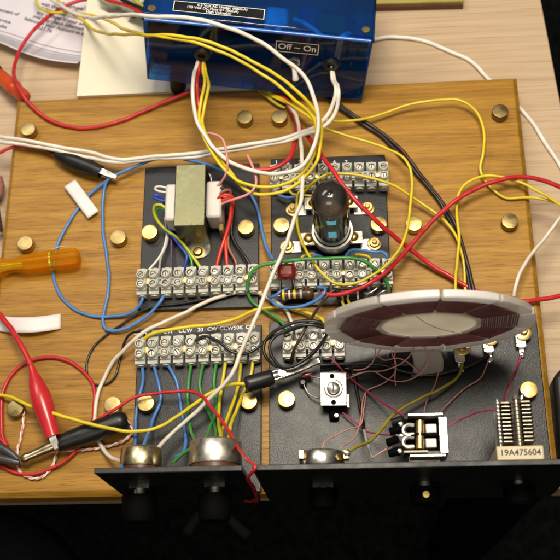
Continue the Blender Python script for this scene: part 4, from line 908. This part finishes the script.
wire('red wire looping from the rear edge down to the box', 'red', 1.35, [(112, -6, -8), (96, -1, -10), (80, 0.5, -12), (61, 8.3, -10), (37, 27, -6), (18.8, 51, -4), (13.6, 74, 2), (23, 96, 4), (44, 116.5, 3), (68, 126.5, 2), (88, 127.8, 1.8), (119, 121.5, 1.8), (153, 107, 2.5), (190, 91.5, 6), (204, 84, 8)])
wire('short red wire tucked under the white mains lead at left', 'red', 1.25, [(-10, 157, 3), (0, 153, 3), (15, 147.5, 3), (34, 147, 3), (52, 151, 3)])
wire('black wire running into the back of the upper black clip', 'black', 1.3, [(30, 146, 3), (42, 148.5, 4), (52, 152.5, 7), (58, 156, 8)])
for lb, c_, r_, pts in [
    ('red wire at the rear running to the box side', 'red', 1.3, [(98, -6, 6), (107, 0, 8), (125, 5, 12), (142, 12.5, 20), (150, 17, 24)]),
    ('black wire at the rear beside the box corner', 'black', 1.6, [(110, -8, 12), (124, 0, 14), (135, 5.5, 17), (145, 10, 22)]),
    ('pale yellow green wire at the rear beside the box corner', 'yellowgreen', 1.2, [(128, -8, 12), (135, 0, 14), (142, 6, 18), (149, 11, 22)]),
    ('dark olive wire coming out from under the box front', 'olive', 1.2, [(252, 84, 4), (259, 90, 4), (270, 99, 4), (279, 105.5, 3), (285, 108, 2)]),
    ('red lead running up from the red clip to the left edge', 'red', 1.75, [(33, 371, 17), (29, 361, 17), (21.5, 346, 16), (10.7, 329, 13), (0, 316, 10), (-12, 303, 8)]),
    ('thin red wire circling the dull brass thumbscrew at lower left', 'red', 1.2, [(-6, 431, 4), (8, 446, 3), (3.5, 436, 2), (1, 415, 1.6), (2.7, 394, 1.4), (10.7, 376.5, 1.4), (27, 362, 1.4), (48, 356.5, 1.6), (64, 359, 1.8), (80.4, 369, 1.6), (91, 382.5, 1.6), (95, 395, 1.8), (94, 413, 3), (92, 428, 3)]),
    ('red wire running over the pots and down the front panel', 'red', 1.0, [(-8, 463, 2), (0, 465.5, 1.6), (16, 472.5, 1.6), (32, 474, 2.5), (53.6, 466.5, 3), (70, 456, 3), (84, 440, 3), (99, 419, 12), (118, 407.5, 14), (137, 397, 14), (160, 393, 15), (188.6, 391, 17), (200, 394, 20), (211, 407, 28), (226, 427, 44), (237, 445, 58), (249, 461, 78), (256, 468, 86), Vector((176, -5, 76)), Vector((177, -7, 58)), Vector((176.5, -9, 34)), Vector((172, -7, 14)), Vector((166, -4.5, 2))]),
    ('yellow wire crossing from the left edge to the short black clip', 'yellow', 1.15, [(-8, 394, 6), (0, 395, 6), (10.7, 397, 8), (27, 404, 12), (53.6, 413, 18), (80.4, 422, 20), (107, 428.5, 20), (134, 432.8, 18), (157, 428.6, 16), (177, 417, 16), (200, 400, 18), (217, 389.5, 20), (231, 383.8, 21), (247, 384, 22)]),
    ('white wire looping from the transformer block to the left of the pot block', 'offwhite', 1.3, [(262, 293, 6), (240, 292.5, 6), (215, 299, 6), (191, 310, 6), (163, 323, 9), (143, 333, 13), (128, 345.5, 10), (112, 363, 4), (101, 387, 2), (96, 410, 3), (95, 429, 3), (101, 446, 4), (112, 458.5, 10), (122, 462.5, 20), Vector((103, 8, 46))]),
    ('white wire dropping to the five-way terminal block', 'offwhite', 1.1, [(256, 292, 6), (266, 296.5, 5), (278.6, 303.5, 4), (287, 312, 5), (292, 323, 8), (294, 330, 8)]),
    ('yellow wire bridging from the pot block to the five-way block', 'yellow', 1.15, [(144, 342, 9), (146, 337, 12), (157, 331, 14), (185.7, 327, 13), (214, 324, 12), (234, 318.6, 10), (253, 311, 6), (270, 307.6, 4), (289, 308, 4), (307, 312, 6), (322, 319, 8), (328, 328, 8)]),
    ('green wire from the transformer block to the five-way block', 'green', 1.05, [(247.5, 292, 9), (251, 300, 6), (263, 309.5, 4), (275, 317.5, 5), (284, 325, 8), (287, 331, 8)]),
    ('green wire arching across the tube block', 'green', 1.15, [(247.5, 290, 12), (248.5, 278, 18), (255, 267.8, 22), (270, 263.5, 24), (297.5, 260, 26), (330, 258.6, 26), (355, 258.3, 25), (367.5, 262.5, 23), (377.5, 272, 18), (387, 283, 12), (389, 291, 8)]),
    ('thin black wire looping left of the pot block', 'black', .8, [(146, 338, 10), (142, 331.5, 10), (131, 333, 8), (124.7, 341, 5), (120.6, 357, 2), (115, 376, 1.2), (106, 384, 1), (94, 384, 1), (87, 373.5, 1), (87, 360, 1), (94, 346, 1), (112.6, 330, 1.6), (134, 315.5, 3), (152, 307.5, 4), (180, 303, 5), (200, 301, 5), (222, 296.5, 6), (232, 292, 8)]),
    ('black wire bridging from the pot block to the coil chassis', 'black', .95, [(195, 341, 17), (203, 336.5, 18), (217, 341, 19), (231, 351, 19), (246, 354, 18), (258, 348, 17), (268.6, 338.5, 18), (282, 333, 20), (299, 327.5, 23), (315, 322.5, 24), (322, 325, 22)]),
    ('black wire loop lying over the five-way block', 'black', 1.0, [(324, 327, 22), (321.5, 323.5, 23), (314.6, 321.8, 24), (299, 322.6, 24), (283, 327.5, 22), (269.5, 335, 20), (263.6, 345, 19), (266.5, 357, 20), (275, 366, 22), (289, 368, 23), (303, 361.5, 23), (314.6, 351.5, 22), (324, 340, 19), (328, 332, 15)]),
    ('black wire looping again outside the first loop', 'black', 1.0, [(326, 336, 18), (319, 347, 23), (308, 358.5, 25), (294, 366, 25), (281, 366.5, 24), (272, 358, 22), (269, 347, 21), (273, 338, 21), (284, 331.5, 22), (300, 326, 24), (314, 325, 24), (324, 328, 22)]),
    ('thin dark brown wire from the tube block over the five-way block', 'brown', .95, [(366, 296, 11), (357, 291, 13), (347, 288.3, 15), (335, 289, 16), (326.5, 297, 16), (312.7, 316.5, 20), (299, 341, 22), (293, 352, 18), (291, 364, 10)]),
    ('blue wire bowed below the brown banded resistor', 'blue', 1.05, [(270, 299, 9), (277, 305.5, 9), (290, 308.3, 10), (305, 306, 12), (318, 300, 15), (325, 293, 17), (325, 288.5, 16), (318, 287.5, 13)]),
    ('blue wire looping at the left end of the tube block', 'blue', 1.0, [(288, 288, 11), (280, 292, 12), (272, 297, 11), (268, 296, 9)]),
    ('small blue wire hooked under the tube front', 'blue', .95, [(312, 262, 10), (311.5, 257.5, 14), (315, 255, 15), (321, 256.5, 13), (325, 260, 9)]),
    ('blue wire bowing right under the tube to the block end', 'blue', 1.0, [(345, 258, 9), (350, 251, 12), (361, 250.5, 13), (374, 252, 13), (383, 252, 14), (387, 256, 14), (386.5, 262, 10)]),
    ('blue wire behind the tube at the rear block', 'blue', 1.0, [(277, 194, 9), (283, 197, 10), (292, 197.5, 10), (300, 194.5, 10), (306, 190, 9)]),
    ('short yellow wire at the rear tube block', 'yellow', .85, [(289, 190, 10), (293, 194.5, 11), (303, 194.8, 11), (312, 196, 10)]),
    ('short yellow wire under the tube ring at left', 'yellow', .85, [(301, 263, 8), (302, 257, 12), (307, 254.5, 12), (314, 253.5, 10)]),
    ('short yellow wire under the tube ring at right', 'yellow', .85, [(372, 263, 8), (369, 257, 12), (363, 255, 12), (356, 254.5, 10)]),
    ('yellow pigtail hanging from the tube block, left of a pair', 'yellow', .9, [(337, 287, 10), (339, 294, 11), (342, 301, 10), (344, 306, 8)]),
    ('yellow pigtail hanging from the tube block, right of a pair', 'yellow', .9, [(346, 291, 10), (348, 299, 11), (350, 305, 8)]),
]:
    wire(lb, c_, r_, pts)
# pot block wires
gb = 'wires from the pot block down to the two pots'
for lb, c_, pts in [
    ('first blue wire at the left end of the pot block', 'blue', [(142, 364, 8), (143.3, 381, 5), (138.6, 404, 4), (136, 424, 5), (135, 446, 16), Vector((104, 6, 58))]),
    ('second blue wire of the pot block beside the first', 'blue', [(153.7, 364, 8), (158.6, 384, 5), (160, 401, 5), (154, 416, 7), (150, 430, 14), Vector((110.8, 6, 60))]),
    ('third blue wire of the pot block bowing right between the pots', 'blue', [(167.5, 364, 8), (177, 384, 5), (180.5, 407, 5), (184.5, 430, 8), (186.5, 443, 14), (184, 453, 18), (176, 457, 24)]),
    ('left green wire of the pot block', 'green', [(191, 364, 8), (188.6, 384, 6), (188, 410, 8), (190, 425, 18), (195, 441, 42)]),
    ('middle green wire of the pot block', 'green', [(203, 364, 8), (200, 384, 6), (205.7, 405, 8), (213, 422, 18), (216.5, 441, 46)]),
    ('right green wire of the pot block', 'green', [(216.6, 362, 8), (214, 381, 6), (216, 404, 10), (213.5, 420, 18), (205, 440, 44)]),
    ('green wire reaching between the two pots', 'green', [(193, 447, 30), (186, 452, 27), (178, 458, 25), (174, 462, 24)]),
    ('left yellow wire of the pot block', 'yellow', [(225.7, 361, 8), (223, 378.6, 7), (218.6, 404, 12), (220, 424, 24), (220.6, 441, 48)]),
    ('middle yellow wire of the pot block', 'yellow', [(241, 360, 8), (238.6, 384, 7), (230, 410, 14), (223, 428, 26), (221.5, 441, 48)]),
    ('right yellow wire of the pot block under the black sleeve', 'yellow', [(253, 360, 8), (251, 376, 7), (243, 393, 8), (233.5, 416, 20), (228.6, 441, 48)])]:
    wire(lb, c_, 1.1, pts, group=gb)
# twisted pair pieces
def twist(label, pts, r=.62):
    c_ = spline(path(pts), 1.2); t = empty('twisted_wire', c_[0]-Vector((0, 0, 1)), label, 'wire')
    for s_, m in ((0, 'w_white'), (math.pi, 'w_pink')):
        q = []; ang = s_
        for i, p in enumerate(c_):
            tg = (c_[min(i+1, len(c_)-1)]-c_[max(i-1, 0)]).normalized(); u = tg.cross(Vector((0, 0, 1))).normalized(); w = u.cross(tg)
            q.append(p+u*(r*.85*math.cos(ang))+w*(r*.85*math.sin(ang))); ang += 1.0
        MB().tube(q, r, 6).build('strand', M_[m], t, ang=80)
twist('twisted pink and white wire hanging from the lower left thumbscrew', [(20, 406, 4), (23, 410, 3), (23, 425, 1.6), (20, 440, 1.6), (17.3, 452, 2), (17.4, 466, 2), (24, 475, 1.6), (37.5, 478.6, 1.6), (48, 472.5, 1.6), (54.5, 461, 3), (56, 452.5, 4)])
twist('twisted pink and white wire returning to the black sleeve end', [(56, 451, 4), (66, 450.6, 2.4), (80.4, 450, 2), (107, 446.5, 2), (125, 440, 2.5), (132.6, 431.5, 4), (130.5, 424, 7), (126.5, 421, 9)])
# wide chassis wires
for lb, c_, r_, pts in [
    ('olive wire from the silver pot up to the solder lug', 'olive', .95, [(346.5, 453, 64), (352, 449.5, 60), (369, 441.5, 40), (382, 428.6, 24), (393, 415, 18), (405.7, 405.5, 16), (423, 397, 15), (440, 390.5, 14), (454, 380, 12), (461, 369, 8), (463, 358, 6)]),
    ('thick black wire sagging between the trimmer and the middle lug', 'black', 1.25, [(320, 365.5, 9), (335, 363.5, 8), (348, 363.5, 8), (366, 363, 8), (385, 365, 7), (405.7, 372, 6), (420, 375, 5), (436, 375, 5), (457, 370, 6), (476, 362.5, 7), (489, 355, 6)]),
    ('black wire running from the trimmer down to the front panel', 'black', 1.05, [(320, 367.5, 7), (339, 365.8, 7), (348, 366.5, 7), (352.5, 373, 6), (356.5, 388, 6), (361, 411, 8), (364, 430, 14)]),
    ('silver bare end of the black wire at the front panel', 'grey', .95, [(364, 430, 14), (366.5, 440, 20), (370, 449, 26), (372, 458, 34)]),
    ('magenta wire from the five-way block to the open switch', 'magenta', .52, [(328.6, 352, 9), (329.6, 356, 8), (337, 365, 8), (358.6, 385.7, 7), (375.7, 397.5, 10), (390.7, 407.5, 18), (404, 416, 28)]),
    ('dark red wire from the trimmer to the open switch', 'magenta', .48, [(342.5, 412.5, 8), (354, 422, 9), (365, 430.7, 12), (375.7, 434, 18), (390.7, 434.8, 28), (396, 436, 30)]),
    ('red wire from the right lug down to the air capacitor', 'magenta', .6, [(521, 355, 6), (516.7, 368.6, 8), (508.6, 388, 30), (505.3, 402, 54), (505.5, 406, 61)]),
    ('thin red wire between the open switch and the air capacitor', 'magenta', .45, [(447, 426.5, 32), (458, 421, 33), (473, 414, 42), (485, 410.8, 52), (493, 409.5, 59), (497, 409.8, 61.5)]),
    ('fine pink wire from the middle lug toward the switch', 'litz', .4, [(490, 358, 6), (480, 378, 7), (463.6, 388, 7), (444, 407, 10), (440, 414, 22)]),
    ('fine pink wire falling right of the coil foot', 'litz', .4, [(432, 348, 14), (439.5, 362, 9), (436, 381, 6), (428, 397, 10), (424, 412, 26)]),
    ('fine pink wire from the coil to the silver pot', 'litz', .42, [(396, 345, 14), (395, 358, 12), (396, 372, 9), (385, 382, 7), (366, 392, 7), (362, 415, 14), (355, 437, 36), (341, 447, 56)]),
    ('fine pink wire lifting off the silver pot top', 'litz', .42, [(322, 450, 60), (324, 443, 56), (334, 437, 46), (348, 430, 34), (360, 425, 22), (364, 408, 10), (366, 390, 6)]),
    ('fine pink wire from the pot tag to the switch end', 'litz', .42, [(372, 458, 34), (380, 453, 36), (388, 448, 34), (394, 443, 33)]),
    ('pink coil wire making the widest loop under the coil', 'litz', .4, [(408, 338, 20), (419, 344, 20), (427, 352, 18), (426, 366, 14), (415, 377.5, 10), (401, 381, 9), (386, 378, 9), (375.7, 372, 10), (362, 373, 9), (346, 379, 7)]),
    ('pink coil wire crossing inside the widest loop', 'litz', .4, [(392, 333, 24), (406, 338, 22), (414, 345, 20), (409, 357, 16), (397, 366, 12), (382, 371, 10), (366, 372, 9), (352, 375, 7)]),
    ('pink coil wire hanging straight down beside the coil foot', 'litz', .4, [(394, 342, 18), (392, 352, 15), (397, 364, 11), (395, 378, 7), (396, 386, 6)]),
    ('pink coil wire curving left then right below the coil', 'litz', .4, [(384, 345, 18), (378, 354, 14), (384, 360, 12), (398, 358, 13), (410, 364, 12), (420, 374, 9)]),
    ('pink coil wire tangled near the front of the loop', 'litz', .4, [(376, 342, 18), (374, 358, 12), (368, 366, 9), (356, 370, 7), (345, 368, 6)]),
]:
    wire(lb, c_, r_, pts, n=7)
# red tip bead by the trimmer
p = P(307, 375, 10); tag(MB().lathe(p, (1, .2, 0), [(-3.4, 0), (-3, 1.5), (0, 2.0), (3, 1.4), (3.4, 0)], 14).build('red_bead', M_['red_cap']), 'tiny red bead component left of the square trimmer', 'component')
p = P(303, 383, 6); tag(MB().lathe(p, (0, 0, 1), [(-3, 0), (-3, 2.2), (1.5, 2.4), (2.5, 1.4), (2.5, 0)], 14).build('black_bead', M_['rubber']), 'tiny black bead component left of the square trimmer', 'component')

# things on the dark floor
for k, (pa, pb) in enumerate([((200, 512), (186, 533)), ((224, 513), (248, 536))]):
    a = P(*pa, -735); b = P(*pb, -735); dv = (b-a).normalized(); sd_ = Vector((-dv.y, dv.x, 0))
    poly = [a-sd_*5, b-sd_*6, b+sd_*6, a+sd_*5]
    tag(MB().prism([(q.x, q.y) for q in poly], -739.9, -734).build('floor_strip', M_['greystrip'], bevel=1), ('dim grey strip on the dark floor slanting down to the left' if k == 0 else 'dim grey strip on the dark floor slanting down to the right'), 'strip')
c_ = P(-6, 560, -230); mb = MB().lathe((c_.x-30, c_.y-60, -300), (0, 0, 1), [(0, 0), (0, 95), (20, 110), (45, 106), (62, 85), (68, 50), (70, 0)], 48)
tag(mb.build('seat_cushion', M_['cloth'], ang=80), 'dark navy rounded seat cushion below the desk at lower left', 'cushion')

# ------------------------------------------------------------------ light
w = bpy.data.worlds.new('World'); bpy.context.scene.world = w; w.use_nodes = True; nt = w.node_tree
bg = nt.nodes['Background']; tc = N(nt, 'ShaderNodeTexCoord'); sp = N(nt, 'ShaderNodeSeparateXYZ'); nt.links.new(tc.outputs['Generated'], sp.inputs[0])
rp = N(nt, 'ShaderNodeValToRGB'); cr_ = rp.color_ramp
cr_.elements[0].position = 0.52; cr_.elements[0].color = (0.002, 0.002, 0.0025, 1); cr_.elements[1].position = 1.0; cr_.elements[1].color = (0.50, 0.45, 0.38, 1)
e = cr_.elements.new(.68); e.color = (0.085, 0.076, 0.066, 1)
mr = N(nt, 'ShaderNodeMapRange'); setin(mr, From_Min=-1.0, From_Max=1.0); nt.links.new(sp.outputs['Z'], mr.inputs['Value']); nt.links.new(mr.outputs[0], rp.inputs['Fac']); nt.links.new(rp.outputs[0], bg.inputs['Color']); bg.inputs['Strength'].default_value = 0.55
def area(name, loc, target, size, power, col):
    l = bpy.data.lights.new(name, 'AREA'); l.shape = 'RECTANGLE'; l.size = size[0]*S; l.size_y = size[1]*S; l.energy = power; l.color = col
    o = bpy.data.objects.new(name, l); C.objects.link(o); o.location = Vector(loc)*S
    o.rotation_euler = (Vector(target)-Vector(loc)).to_track_quat('-Z', 'Y').to_euler(); return o
area('desk_lamp', (256, 262, 820), (236, 140, 0), (320, 240), 730, (1.0, 0.90, 0.74))
area('ceiling_lamp', (-500, 900, 1500), (150, 150, 0), (900, 300), 800, (0.98, 0.93, 0.86))
area('front_fill', (100, -900, 1250), (170, 150, 30), (800, 450), 330, (1.0, 0.90, 0.76))  # added fill from behind the camera, brightens the front faces
sc_ = bpy.context.scene
sc_.view_settings.view_transform = 'Standard'; sc_.view_settings.look = 'None'; sc_.view_settings.exposure = 0; sc_.view_settings.gamma = 1
sc_.cycles.max_bounces = 8; sc_.cycles.transparent_max_bounces = 16; sc_.cycles.sample_clamp_indirect = 4; sc_.cycles.caustics_reflective = False; sc_.cycles.caustics_refractive = False
sc_.cycles.use_denoising = True; sc_.cycles.filter_width = 1.8
